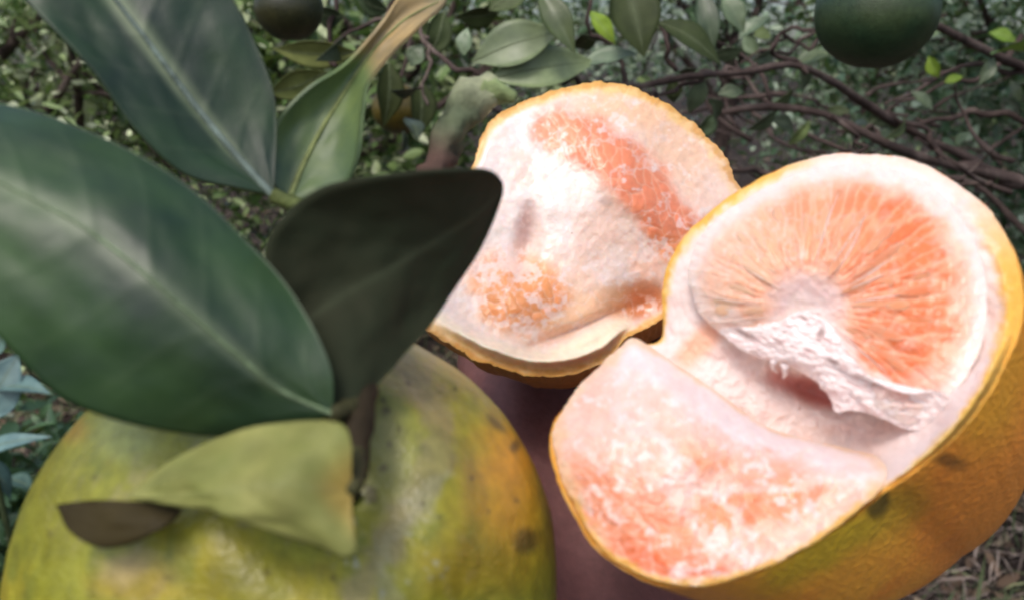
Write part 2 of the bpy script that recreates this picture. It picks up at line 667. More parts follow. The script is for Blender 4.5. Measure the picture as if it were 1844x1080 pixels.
orchard_tree('mandarin_tree', 'pale green leafy mandarin tree at the upper left corner, beside the hanging leaf', (-1.65, 2.7, 0), 1.9, (0, 0, .85), (.95, .8, .85), 22000, 'crown_pale', 21, 300, .036, 130)
orchard_tree('mandarin_tree', 'bluish green mandarin tree at the upper right corner, beyond the dark hanging fruit', (1.85, 2.7, 0), 1.9, (0, 0, .85), (.95, .75, .85), 18000, 'crown_cool', 22, 300, .040, 120)
orchard_tree('mandarin_tree', 'dark mandarin tree in the middle distance above the yellow fruit in shade', (-.62, 3.1, 0), 2.2, (0, 0, .9), (.85, .7, .95), 7000, 'crown', 23, 200)
orchard_tree('mandarin_tree', 'mandarin tree in the middle distance above the bare brown branches', (1.1, 4.6, 0), 2.5, (0, 0, 1.45), (1.15, .9, .95), 6500, 'crown_cool', 24, 200)
for i, (x, y) in enumerate(((-3.6, 5.2), (-1.6, 6.4), (.4, 7.2), (2.6, 6.4), (4.4, 5.0))):
    orchard_tree('mandarin_tree', ('far mandarin tree behind the pale tree at the upper left',
                                   'far mandarin tree seen past the big upper leaf',
                                   'farthest mandarin tree in the gap above the opened fruit',
                                   'far mandarin tree behind the hanging dark fruit',
                                   'far mandarin tree behind the bluish tree at the upper right')[i],
                 (x, y, 0), 2.4, (0, 0, 1.2), (1.3, 1.2, 1.0), (2800, 2400, 2600, 2200, 2800)[i], 'crown' if i % 2 else 'crown_cool', 30 + i, 0, .075, 80)


# ------------------------------------------------------------------ big modelled leaves
def big_leaf(parent, left, mid, right, top, under, n=46, h=11, tint=None, fold=0.0, wave=0.0012, thick=0.0004, label=None, rib=True,
             rib_col=(150, 160, 128), rib_r=0.0009, seed=0, veins=9, name='leaf', px=True, vk=.9, crease=.12, vw=.10, sv=0.0):
    """a leaf blade from its two margins and its midrib (points x, y, distance); a closed thin shell with a raised midrib as its own piece"""
    def pts(a):
        return crom(np.array(a, float), n)
    Lp, Mp, Rp = pts(left), pts(mid), pts(right)
    L3, M3, R3 = (at(a[:, 0], a[:, 1], a[:, 2]) for a in (Lp, Mp, Rp)) if px else (Lp, Mp, Rp)
    rows = []
    for s in np.linspace(-1, 1, 2 * h + 1):
        k = abs(s)
        e = L3 if s < 0 else R3
        rows.append((M3 + (e - M3) * k) * crease + (M3 + s * (R3 - L3) / 2 + s * s * ((L3 + R3) / 2 - M3)) * (1 - crease))
    G = np.stack(rows, 1)                                        # n, 2h+1, 3
    u = np.linspace(0, 1, n)[:, None]
    s = np.linspace(-1, 1, 2 * h + 1)[None]
    du = np.gradient(G, axis=0); dv = np.gradient(G, axis=1)
    N = np.cross(du, dv)
    ln = np.linalg.norm(N, axis=2, keepdims=True)
    N = N / (ln + 1e-12)
    mean = N[n // 4: 3 * n // 4, h // 2: -h // 2].mean((0, 1))
    view = CAM - G.mean((0, 1))
    if mean.dot(view) < 0:
        N = -N
        flip = True
    else:
        flip = False
    Nm = mean / np.linalg.norm(mean) * (-1 if flip else 1)
    ends = np.sin(np.clip(u, 0, 1) * math.pi) ** .5
    rel = wave * fbm(u * 4 + seed, s * 1.5 + 0 * u, seed=seed, oct=3) * ends
    ph = (u * veins - np.abs(s) * 1.2)
    groove = np.abs(((ph % 1) - .5)) * 2                          # side veins
    rel = rel + .00010 * (1 - smooth(0, .35, 1 - groove)) * ends * (1 - np.abs(s)) + fold * np.abs(s) * ends
    Gt = G + Nm * rel[..., None]
    Gb = Gt - N * thick
    Gb[0], Gb[-1] = Gt[0], Gt[-1]
    nc = 2 * h + 1
    V = np.vstack([Gt.reshape(-1, 3), Gb.reshape(-1, 3)])
    f0 = grid_faces(n, nc, False, not flip)
    f1 = grid_faces(n, nc, False, flip) + n * nc
    i = np.arange(n - 1)
    side = []
    for c in (0, nc - 1):
        a, b = i * nc + c, (i + 1) * nc + c
        side.append(np.stack([a, b, b + n * nc, a + n * nc], 1))
    faces = np.vstack([f0, f1] + side)
    fm = np.concatenate([np.zeros(len(f0)), np.ones(len(f1)), np.zeros(2 * (n - 1))])
    vein = np.clip((1 - smooth(0, vw, np.abs(s) + 0 * u)) * vk * (1 + .5 * fbm(u * 7, s * 4 + 0 * u, seed=seed + 3)) + sv * smooth(.80, 1.0, groove) * (1 - smooth(.8, .97, np.abs(s))), 0, 1)
    c = np.ones((n, nc, 3))
    if tint is not None:
        c = c * tint(u + 0 * s, s + 0 * u)
    o = mesh_obj(name, V, faces, [top, under], parent, col=np.concatenate([c.reshape(-1, 3)] * 2), attr={'vein': np.concatenate([vein.ravel()] * 2)}, fmat=fm)
    o.data.polygons.foreach_set('use_smooth', np.concatenate([np.ones(len(f0) + len(f1), bool), np.zeros(2 * (n - 1), bool)]))
    if label:
        o['label'] = label
    if rib:
        P = Gt[:, h] + Nm * rib_r * .15
        V, fl = tube(P[:-2], np.linspace(rib_r, rib_r * .25, n - 2), 6)
        mesh_obj('midrib', V, fl, M['twig'], None, col=np.broadcast_to(srgb(*rib_col), (len(V), 3)))
        ro = bpy.context.scene.collection.objects[-1]
        ro.parent = o
        ro.location = -Vector(origin_of(o))
    return o


# ------------------------------------------------------------------ near tree: branches, leaves
def px_tube(pts, r0, r1, n=30, k=8, knob=.2, seed=0, wob=0.0):
    P = crom([at(*p) for p in np.array(pts, float)], n)
    if wob:
        u = np.arange(n) * .35
        P = P + wob * np.stack([vnoise(u, u * 0 + seed, seed=1), vnoise(u, u * 0 + seed, seed=2), vnoise(u, u * 0 + seed, seed=3)], -1)
    return tube(P, np.linspace(r0, r1, n), k, knob, seed)


NB = np.array([1.15, 1.15, 0.0]); NB[2] = ground_z(NB[0], NB[1])
near = thing('mandarin_tree', 'near mandarin tree whose bare brown branches reach in from the right edge', 'tree', NB, 'mandarin trees behind the fruit')
u = np.linspace(0, 1, 14)
P = NB + np.stack([-.06 * np.sin(u * 3), .03 * np.sin(u * 5), u * 1.5 - .03], -1)
V, f = tube(P, np.linspace(.06, .028, 14), 12, .15, 5)
mesh_obj('trunk', V, f, M['bark'], near)
fork = NB + np.array([-.05, 0, .62])
BR = [  # picture polylines with distance, start and end radius in metres
    ([(2300, 420, 1.15), (2000, 380, 1.0), (1844, 330, .92), (1700, 295, .85), (1600, 262, .8), (1480, 205, .78), (1380, 192, .78), (1290, 205, .78)], .012, .004),
    ([(1844, 330, .92), (1640, 240, .85), (1560, 190, .8), (1500, 150, .74), (1440, 126, .70), (1330, 124, .67), (1215, 130, .65), (1130, 150, .64), (1050, 148, .63)], .0065, .0028),
    ([(1330, 124, .67), (1260, 135, .66), (1200, 160, .65), (1150, 172, .64)], .003, .0015),
    ([(2100, 240, 1.1), (1900, 150, .95), (1844, 122, .92), (1760, 85, .85), (1690, 48, .78), (1640, 20, .74), (1600, -40, .7)], .010, .005),
    ([(1900, 150, .95), (1800, 125, .9), (1720, 122, .86), (1640, 160, .84), (1590, 180, .83)], .0045, .002),
    ([(1700, 295, .85), (1660, 240, .84), (1600, 205, .82), (1540, 190, .82)], .0045, .002),
    ([(1844, 330, .92), (1780, 310, .9), (1700, 292, .88), (1630, 300, .88), (1560, 285, .9), (1500, 255, .9), (1460, 235, .9)], .008, .003),
    ([(1600, 262, .8), (1560, 230, .8), (1535, 260, .8), (1545, 300, .8)], .003, .0015),
    ([(1500, 210, .78), (1540, 235, .77), (1552, 275, .77), (1560, 320, .77)], .003, .0015),
    ([(1440, 126, .70), (1400, 90, .69), (1440, 55, .68), (1500, 35, .66)], .003, .0015),
    ([(1480, 60, .72), (1420, 70, .72), (1370, 85, .72), (1340, 110, .72)], .0025, .001),
    ([(1490, 75, .74), (1430, 90, .74), (1380, 100, .74), (1350, 125, .73)], .0025, .001),
    ([(1844, 60, 1.0), (1780, 130, 1.0), (1700, 150, 1.0), (1620, 190, 1.0), (1560, 200, 1.0)], .005, .002),
    ([(1844, 220, 1.05), (1760, 200, 1.05), (1680, 215, 1.05), (1600, 240, 1.05), (1500, 240, 1.05)], .006, .003),
    ([(1950, 480, 1.05), (1844, 415, 1.0), (1780, 350, 1.0), (1720, 320, 1.0), (1640, 330, 1.0)], .012, .004),
    ([(1050, 148, .63), (1000, 152, .62), (950, 150, .615), (900, 140, .61)], .0026, .0016),
    ([(1130, 150, .64), (1100, 90, .63), (1060, 30, .62), (1030, -60, .62)], .0026, .0016),
    ([(1215, 130, .65), (1190, 70, .65), (1160, 0, .66), (1140, -80, .66)], .0026, .0018),
    ([(900, 140, .61), (830, 120, .62), (770, 60, .64), (755, -30, .66)], .0026, .002),
    ([(770, 60, .64), (768, 130, .64), (760, 190, .65)], .002, .0014),
    ([(755, -30, .66), (690, 20, .68), (630, 60, .7), (560, 90, .7), (510, 95, .7)], .0024, .0016),
    ([(630, -120, .7), (608, 0, .7), (600, 60, .7), (597, 130, .7)], .0035, .0026),
]
for i, (pl, r0, r1) in enumerate(BR):
    if i in (0, 3, 14):
        e = at(*pl[0])
        r0 *= .6; r1 *= .7
        P = crom([fork + np.array([0, 0, .06 * i / 3]), (fork + e) / 2 + np.array([0, .02, .03]), e] + [at(*q) for q in pl[1:]], 44)
        V, f = tube(P, np.linspace(r0 * 1.5, r1, 44), 8, .25, i)
    else:
        V, f = px_tube(pl, r0 * .75, r1 * .75, 30, 7, .35, i, .005)
    mesh_obj('branch', V, f, M['bark'], near)

rt = np.random.default_rng(91)
for i in range(36):
    x, y, d = rt.uniform(1230, 1830), rt.uniform(140, 420), rt.uniform(.8, 1.5)
    pts = [(x, y, d)]
    a = R(rt.choice([12, 25, 40, -10, 160]) + rt.normal(0, 9))
    for q in range(4):
        a += rt.normal(0, .22)
        x -= math.cos(a) * rt.uniform(25, 60); y -= math.sin(a) * rt.uniform(25, 60)
        pts.append((x, y, d + rt.normal(0, .02)))
    V, f = px_tube(pts, rt.uniform(.0018, .0042), .0010, 18, 6, .25, i, .003)
    mesh_obj('twig', V, f, M['bark'], near)
# leaves on the near tree: margin-midrib-margin built from axis, width and roll
def axis_leaf(parent, a, b, width, roll, mats, bow=.12, tilt=0.0, tint=None, seed=0, rib=True, label=None, name='leaf'):
    """a leaf from base a to tip b (picture x, y, distance); width in metres; roll turns the blade about its axis"""
    A, B = at(*a), at(*b)
    ax = B - A; Ln = np.linalg.norm(ax); ax /= Ln
    v = CAM - (A + B) / 2; v -= ax * v.dot(ax); v /= np.linalg.norm(v)
    s = np.cross(ax, v)
    sd = s * math.cos(roll) + v * math.sin(roll)
    nn = np.cross(sd, ax)
    t = np.linspace(0, 1, 9)
    wprof = width / 2 * np.array([.02, .42, .78, .97, 1, .88, .62, .30, 0])
    mid = A + ax * (Ln * t)[:, None] + nn * (bow * Ln * np.sin(t * math.pi))[:, None]
    k = .22
    l = mid + sd * wprof[:, None] + nn * (wprof * k)[:, None]
    r = mid - sd * wprof[:, None] + nn * (wprof * k)[:, None]
    return big_leaf(parent, l, mid, r, mats[0], mats[1], n=18, h=4, tint=tint, seed=seed, wave=.0015, thick=.0004, px=False, rib=rib, rib_r=.0006, rib_col=(104, 114, 84), label=label, name=name, vk=.2, crease=.1)


def tnt(c):
    c = np.array(c, float)
    return lambda u, s: c[None, None] * (1 + .12 * fbm(u * 3, s * 2, seed=4)[..., None])


M['near_top'] = leaf_mat('orchard_leaf_top', srgb(70, 82, 62), srgb(96, 108, 82), 0.42, 0.5, 60)
NT = (M['near_top'], M['leaf_under'])
UT = (M['leaf_under'], M['near_top'])
leaves = [  # base, tip, width m, roll, sides, tint, label
    ((850, 112, .60), (1012, 56, .60), .032, .35, NT, (1.5, 1.5, 1.3), None),
    ((880, 144, .60), (1075, 112, .62), .030, .3, NT, (1.9, 1.9, 1.6), None),
    ((1045, 118, .62), (1150, 98, .62), .017, .8, NT, (1.3, 1.4, 1.5), None),
    ((970, -20, .58), (1036, 98, .58), .020, .2, NT, (.75, .8, .5), None),
    ((1062, 20, .64), (1108, 82, .64), .013, .3, (M['leaf_yellow'],) * 2, (.9, 1.35, .45), 'fresh yellow-green leaf'),
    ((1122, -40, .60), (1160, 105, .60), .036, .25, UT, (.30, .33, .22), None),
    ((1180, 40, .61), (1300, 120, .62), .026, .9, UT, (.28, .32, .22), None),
    ((1260, -20, .63), (1285, 98, .63), .018, .2, NT, (.45, .55, .45), None),
    ((1300, -10, .66), (1340, 60, .66), .018, .4, NT, (1.0, 1.1, 1.0), None),
    ((1265, 135, .66), (1240, 205, .68), .016, .4, NT, (1.3, 1.35, 1.3), None),
    ((645, 95, .70), (490, 88, .70), .024, .4, UT, (1.5, 1.35, 1.05), None),
    ((590, 130, .70), (480, 170, .70), .026, .4, UT, (1.3, 1.25, .95), None),
    ((835, 100, .66), (842, 50, .66), .014, .4, NT, (1.9, 2.0, 2.1), None),
    ((740, 120, .68), (760, 80, .68), .016, .3, NT, (1.2, 1.3, 1.3), None),
    ((1430, 120, .76), (1500, 95, .76), .022, .9, NT, (.9, .95, .8), None),
    ((1690, 140, .84), (1672, 100, .84), .014, .3, (M['leaf_yellow'],) * 2, (.75, 1.1, .4), 'small yellow-green leaf beside the hanging fruit'),
    ((1700, 150, .84), (1735, 138, .84), .010, .6, (M['leaf_yellow'],) * 2, (.7, 1.05, .4), None),
    ((1780, 60, .9), (1830, 75, .9), .016, .7, (M['leaf_yellow'],) * 2, (.6, .95, .45), None),
    ((880, 20, .66), (960, -20, .66), .022, .5, UT, (.5, .55, .45), None),
    ((900, 20, .68), (820, 30, .68), .022, .7, UT, (.45, .5, .4), None),
    ((620, 30, .70), (560, 20, .70), .022, .7, NT, (.6, .7, .6), None),
    ((700, 20, .70), (640, -10, .70), .022, .7, NT, (.6, .7, .6), None),
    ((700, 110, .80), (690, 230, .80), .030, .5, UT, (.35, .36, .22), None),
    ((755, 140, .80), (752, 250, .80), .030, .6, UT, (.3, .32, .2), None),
    ((600, 130, .72), (640, 180, .72), .020, .7, UT, (.8, .8, .6), None),
    ((1380, 0, .7), (1440, -20, .7), .020, .7, NT, (.9, 1.0, .95), None),
    ((1330, 70, .72), (1390, 30, .72), .016, .8, NT, (1.1, 1.2, 1.2), None),
    ((1590, 185, .83), (1560, 225, .83), .014, .6, NT, (.9, .95, .9), None),
    ((1640, 165, .84), (1680, 200, .84), .014, .8, NT, (1.0, 1.05, 1.0), None),
    ((1400, 200, .78), (1345, 235, .78), .016, .8, NT, (.7, .75, .65), None),
    ((1290, 205, .78), (1250, 250, .78), .018, .6, NT, (.7, .8, .65), None),
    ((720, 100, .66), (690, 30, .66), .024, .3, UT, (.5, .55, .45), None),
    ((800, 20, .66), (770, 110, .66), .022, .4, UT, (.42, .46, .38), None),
]
for i, (a, b, wd, roll, mt, tc, lb) in enumerate(leaves):
    axis_leaf(near, a, b, wd, roll, mt, .10, 0, tnt(tc), i, wd > .02, lb)
r_ = np.random.default_rng(5)
for i in range(60):            # the rest of its foliage, smaller and looser
    bi = r_.integers(0, len(BR))
    pl = BR[bi][0]
    p = np.array(pl[r_.integers(max(1, len(pl) // 3), len(pl))], float)
    p[:2] += r_.normal(0, 26, 2)
    p[2] += r_.normal(.05, .05)
    a = r_.uniform(0, 6.28)
    l_ = r_.uniform(35, 75)
    q = p + np.array([math.cos(a) * l_, math.sin(a) * l_ * .7 + 8, r_.normal(0, .03)])
    if p[1] > 260 and p[0] < 1700:
        continue
    axis_leaf(near, p, q, r_.uniform(.010, .018), r_.uniform(.1, 1.2), NT if r_.random() < .6 else UT, .1, 0, tnt(r_.choice([.35, .45, .6, .8, 1.3]) * np.array([1, 1.06, .95])), i, False)
# crown of the near tree above the picture: shades what hangs under it
r2 = np.random.default_rng(77)
n = 5200
cc = NB + np.array([.05, .35, 1.55])
P = cc + r2.normal(0, 1, (n, 3)) * np.array([.5, .42, .26])
okv, dd, xx, yy = in_view_mask(P, 30)
P = P[~(okv & (xx < 1780))]
n = len(P)
Fm = leaf_frames(n, r2); sz = .06 * r2.uniform(.7, 1.2, n)
W = P[:, None] + np.einsum('nij,vj->nvi', Fm, LV) * sz[:, None, None]
c = mesh_obj('crown', W.reshape(-1, 3), (np.arange(n)[:, None, None] * len(LV) + LF[None]).reshape(-1, 4), M['crown'], near, attr={'tone': np.repeat(r2.beta(2, 2, n), len(LV))})
c['kind'] = 'stuff'


# ------------------------------------------------------------------ fruit on the tree
def ball(c, r, n=64, seed=0, squash=.93, lump=.02):
    th = np.linspace(0.0001, math.pi - .0001, n // 2)[:, None]
    ph = np.linspace(0, 2 * math.pi, n, endpoint=False)[None]
    D = np.stack([np.sin(th) * np.cos(ph), np.sin(th) * np.sin(ph), np.cos(th) + 0 * ph], -1)
    rr = r * (1 + lump * fbm(D[..., 0] * 2 + seed, D[..., 1] * 2, D[..., 2] * 2, seed=seed))
    rr = rr * (1 - .05 * np.exp(-(th / .22) ** 2))
    V = D * rr[..., None] * np.array([1, 1, squash])
    return V.reshape(-1, 3) + c, grid_faces(n // 2, n, True, True), D.reshape(-1, 3)


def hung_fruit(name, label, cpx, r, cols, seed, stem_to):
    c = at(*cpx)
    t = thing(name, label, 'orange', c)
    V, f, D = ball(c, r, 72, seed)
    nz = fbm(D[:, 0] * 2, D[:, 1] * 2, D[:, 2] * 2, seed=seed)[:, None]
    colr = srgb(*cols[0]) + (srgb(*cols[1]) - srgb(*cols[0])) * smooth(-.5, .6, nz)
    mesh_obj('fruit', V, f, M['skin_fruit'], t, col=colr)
    top = c + np.array([0, 0, r * .9])
    e = at(*stem_to)
    V, f = tube(crom([top - np.array([0, 0, .003]), (top + e) / 2 + np.array([.004, 0, .004]), e], 12), np.linspace(.002, .0026, 12), 7, .15)
    mesh_obj('stem', V, f, M['bark'], t)
    th = np.linspace(0, 2 * math.pi, 30, endpoint=False)
    rad_ = .006 + .0022 * np.cos(5 * th)
    V = np.vstack([np.stack([rad_ * k * np.cos(th), rad_ * k * np.sin(th), 0 * th + z], -1) for k, z in ((1, -.001), (.6, .0012), (.25, .002))]) + top
    mesh_obj('calyx', V, grid_faces(3, 30, True), M['twig'], t, col=np.broadcast_to(srgb(70, 80, 50), (len(V), 3)))
    return t


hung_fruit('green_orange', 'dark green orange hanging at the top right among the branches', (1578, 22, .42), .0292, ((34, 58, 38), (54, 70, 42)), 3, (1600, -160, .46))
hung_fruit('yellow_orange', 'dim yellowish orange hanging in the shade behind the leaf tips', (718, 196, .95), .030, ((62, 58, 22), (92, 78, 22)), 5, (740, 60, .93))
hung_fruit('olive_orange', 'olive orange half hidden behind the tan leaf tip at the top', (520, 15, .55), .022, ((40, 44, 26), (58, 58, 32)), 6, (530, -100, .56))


# ------------------------------------------------------------------ weed at the left edge
wb = at(-40, 900, 1.15); wb[2] = ground_z(wb[0], wb[1])
weed = thing('weed_plant', 'bluish green weed with broad leaves beside the whole orange at the left edge', 'weed', wb)
M['weed'] = leaf_mat('weed_leaf', srgb(74, 98, 98), srgb(104, 128, 122), 0.5, 0.45, 60)
wtop = at(-30, 760, .92)
V, f = tube(crom([wb, (wb + wtop) / 2 + np.array([.02, 0, 0]), wtop], 14), np.linspace(.005, .003, 14), 7)
mesh_obj('stem', V, f, M['twig'], weed, col=np.broadcast_to(srgb(80, 92, 60), (len(V), 3)))
for i, (a, b, wd, roll, tc) in enumerate([
        ((-30, 760, .92), (38, 632, .92), .05, .3, (1, 1.05, 1.1)),
        ((-10, 700, .92), (92, 708, .90), .030, .9, (.9, 1, 1)),
        ((-60, 830, .94), (95, 785, .92), .022, .7, (1.15, 1.25, 1.3)),
        ((-40, 780, .95), (-120, 680, .95), .05, .5, (1, 1, 1)),
        ((-40, 820, .98), (20, 900, 1.0), .03, .9, (.7, .8, .7)),
        ((10, 860, 1.1), (60, 880, 1.1), .03, .8, (.5, .6, .5)),
        ((-20, 640, 1.0), (20, 590, 1.0), .03, .6, (.8, .9, .8)),
        ((-60, 900, 1.0), (-10, 980, .98), .03, .6, (.7, .8, .7))]):
    axis_leaf(weed, a, b, wd, roll, (M['weed'], M['weed']), .1, 0, tnt(tc), i)


bb = at(-60, 860, 1.32); bb[2] = ground_z(bb[0], bb[1])
bush = thing('darkening_bush', 'dark low bush added to darken the left edge behind the bluish weed', 'bush', bb)  # added to keep the ground beside the orange dark
r4 = np.random.default_rng(44)
nb = 2600
P = bb + np.array([0, .12, .17]) + r4.normal(0, 1, (nb, 3)) * np.array([.26, .16, .10])
P[:, 2] = np.maximum(P[:, 2], bb[2] + .01)
Fm = leaf_frames(nb, r4); sz = .05 * r4.uniform(.6, 1.2, nb)
W = P[:, None] + np.einsum('nij,vj->nvi', Fm, LV) * sz[:, None, None]
o = mesh_obj('darkening_bush_foliage', W.reshape(-1, 3), (np.arange(nb)[:, None, None] * len(LV) + LF[None]).reshape(-1, 4), M['crown_cool'], bush, attr={'tone': np.repeat(r4.beta(.8, 3.5, nb), len(LV))})
o['kind'] = 'stuff'
stems = []
for k in range(9):
    e = bb + np.array([r4.normal(0, .2), .12 + r4.normal(0, .12), r4.uniform(.15, .3)])
    stems.append(tube(crom([bb + np.array([0, .1, -.01]), (bb + e) / 2 + r4.normal(0, .02, 3), e], 10), np.linspace(.006, .002, 10), 6, .2, k))
V, f = join(stems)
mesh_obj('darkening_bush_stems', V, f, M['bark'], bush)


# ------------------------------------------------------------------ hand under the fruit
HN = np.array([0, .7071, .7071]); HF = np.array([0, .7071, -.7071]); HR = np.array([1.0, 0, 0])
HC = np.array([.030, -.0378, -.2]); HC = HC + HN * (-.173 - HC.dot(HN))


def hp(x, f, n):
    return cw(HC + HR * x + HF * f + HN * n)


def ball_chain(pts, seg=10):
    """stack of overlapping spheres along a tapered chain -> list of (centre, radius)"""
    out = []
    for (a, ra), (b, rb) in zip(pts[:-1], pts[1:]):
        for t in np.linspace(0, 1, seg, endpoint=False):
            out.append((np.array(a) * (1 - t) + np.array(b) * t, ra * (1 - t) + rb * t))
    out.append((np.array(pts[-1][0]), pts[-1][1]))
    return out


balls = []
for x0, L, sp in ((-.031, .070, -.06), (-.0105, .078, -.02), (.0105, .073, .02), (.0305, .058, .07)):
    p0 = np.array([x0 * .55, -.045, -.017]); p1 = np.array([x0, .042, -.013])
    dz = [(.0, .0)]
    c = [p0, p1]
    d = p1
    for q, (fr, an) in enumerate(((.45, .10), (.30, .32), (.25, .55))):
        d = d + np.array([sp * L * fr, L * fr * math.cos(an), L * fr * math.sin(an)])
        c.append(d)
    rs = [.017, .0125, .0098, .0086, .0072]
    balls += ball_chain([(hp(*a), r) for a, r in zip(c, rs)], 9)
# heel of the palm, thumb pad and thumb, wrist, forearm
balls += ball_chain([(hp(-.028, -.045, -.016), .019), (hp(-.040, -.020, -.010), .017), (hp(-.056, .004, -.006), .0125), (hp(-.066, .024, -.002), .0105), (hp(-.070, .040, .002), .0085)], 9)
balls += ball_chain([(hp(.026, -.050, -.017), .018), (hp(.030, .0, -.016), .016), (hp(.030, .03, -.015), .0135)], 9)
for xx_ in (-.020, -.007, .007, .020):
    balls += ball_chain([(hp(xx_ * .9, -.085, -.024), .021), (hp(xx_, -.045, -.018), .0175)], 6)
    balls += ball_chain([(hp(xx_ * .9, -.085, -.024), .021), (hp(xx_ * 1.1, -.30, -.075), .032)], 12)
mb = bpy.data.metaballs.new('hand_shape')
mb.resolution = .0035; mb.render_resolution = .0035; mb.threshold = .35
hb = thing_loc = hp(0, -.02, -.03)
mo = bpy.data.objects.new('hand_shape', mb)
COL.objects.link(mo)
for c, r in balls:
    e = mb.elements.new()
    e.co = c - hb
    e.radius = r * 1.45
    e.stiffness = 4.0
dg = bpy.context.evaluated_depsgraph_get()
hm = bpy.data.meshes.new_from_object(mo.evaluated_get(dg))
bpy.data.objects.remove(mo)
hm.materials.clear(); hm.materials.append(M['skin'])
hand = bpy.data.objects.new('hand', hm)
COL.objects.link(hand)
hand.location = hb
for p in hm.polygons:
    p.use_smooth = True
tag(hand, 'bare hand cupped under the fruits, its palm showing in the gaps between them', 'hand')


# ------------------------------------------------------------------ patches: surfaces spanned by a closed rim
def wobble(loop, amp, freq, seed):
    n = len(loop)
    a = np.linspace(0, 2 * math.pi, n, endpoint=False)
    c = loop[:, :2].mean(0)
    d = loop[:, :2] - c
    k = 1 + amp * (vnoise(np.cos(a) * freq, np.sin(a) * freq, seed=seed) + .5 * vnoise(np.cos(a) * freq * 2.7, np.sin(a) * freq * 2.7, seed=seed + 5) + .45 * vnoise(np.cos(a) * freq * 7, np.sin(a) * freq * 7, seed=seed + 6))
    out = loop.copy()
    out[:, :2] = c + d * k[:, None]
    return out


def patch(rim, centre, ns=130, nt_=420, p=2.0, relief=None, skirt=None, wob=(0, 4), seed=0, s0=0.004):
    """rim: closed list (x, y, distance); centre (x, y, distance). Returns design coords U (x, y), s, V world, faces"""
    L = wobble(crom(rim, nt_, True), wob[0], wob[1], seed)
    L0 = crom(rim, nt_, True)
    c = np.array(centre, float)
    s = np.linspace(s0, 1, ns)[:, None]
    w_ = nt_ // 14
    sm = lambda a: np.convolve(np.concatenate([a[-2 * w_:], a, a[:2 * w_]]), np.hanning(2 * w_ + 1) / np.hanning(2 * w_ + 1).sum(), 'same')[2 * w_:-2 * w_]
    Ls = np.stack([sm(L0[:, 0]), sm(L0[:, 1])], 1)
    LX, LY = (Ls[None, :, k_] + (L0[None, :, k_] - Ls[None, :, k_]) * s ** 6 + (L[None, :, k_] - L0[None, :, k_]) * s ** 14 for k_ in (0, 1))
    X = c[0] + (LX - c[0]) * s
    Y = c[1] + (LY - c[1]) * s
    D = c[2] + (L[None, :, 2] - c[2]) * s ** p
    S = np.broadcast_to(s, X.shape)
    if relief is not None:
        D = D - relief(X, Y, S)
    if skirt:
        rows = 10
        k = np.linspace(0, 1, rows + 1)[1:, None]
        X = np.vstack([X, c[0] + (X[-1:] - c[0]) * (1 + skirt[1] * np.sin(k * math.pi) - skirt[2] * k)])
        Y = np.vstack([Y, c[1] + (Y[-1:] - c[1]) * (1 + skirt[1] * np.sin(k * math.pi) - skirt[2] * k)])
        D = np.vstack([D, D[-1:] + skirt[0] * k])
        S = np.vstack([S, np.broadcast_to(1 + k, (rows, nt_))])
    V = at(X, Y, D)
    f = grid_faces(len(X), nt_, True)
    a, b, cc = V.reshape(-1, 3)[f[:, 0]], V.reshape(-1, 3)[f[:, 1]], V.reshape(-1, 3)[f[:, 2]]
    nrm = np.cross(b - a, cc - a)
    if (nrm * (CAM - a)).sum() < 0:
        f = f[:, ::-1]
    return X, Y, S, V, f


def bowl(rim, bottom, n=70, nt_=420, seed=0, wob=(0, 4), flat=1.0, inset=1.0, rough=0.0):
    """outside of a peel: half an ellipsoid hung from the rim"""
    L = wobble(crom(rim, nt_, True), wob[0], wob[1], seed)
    rimw = at(L[:, 0], L[:, 1], L[:, 2])
    C = rimw.mean(0)
    B = at(*bottom)
    t = np.linspace(math.pi / 2, .02, n)[:, None, None]
    V = C + (rimw[None] - C) * inset * np.sin(t) ** flat + (B - C) * np.cos(t)
    if rough:
        q = V * 60
        Nn = V - C; Nn = Nn / np.linalg.norm(Nn, axis=2, keepdims=True)
        k = np.cos(t)
        V = V + Nn * (rough * fbm(q[..., 0], q[..., 1], q[..., 2], seed=seed)[..., None] * np.minimum(1, k * 5))
    f = grid_faces(n, nt_, True)
    a = V.reshape(-1, 3)[f[:, 0]]
    nrm = np.cross(V.reshape(-1, 3)[f[:, 1]] - a, V.reshape(-1, 3)[f[:, 2]] - a)
    if (nrm * (a - (C + B) / 2)).sum() < 0:
        f = f[:, ::-1]
    q = V - CAM
    dd_ = q @ FWD
    return 922 + F * (q @ RIGHT) / dd_, 540 - F * (q @ UP) / dd_, V, f


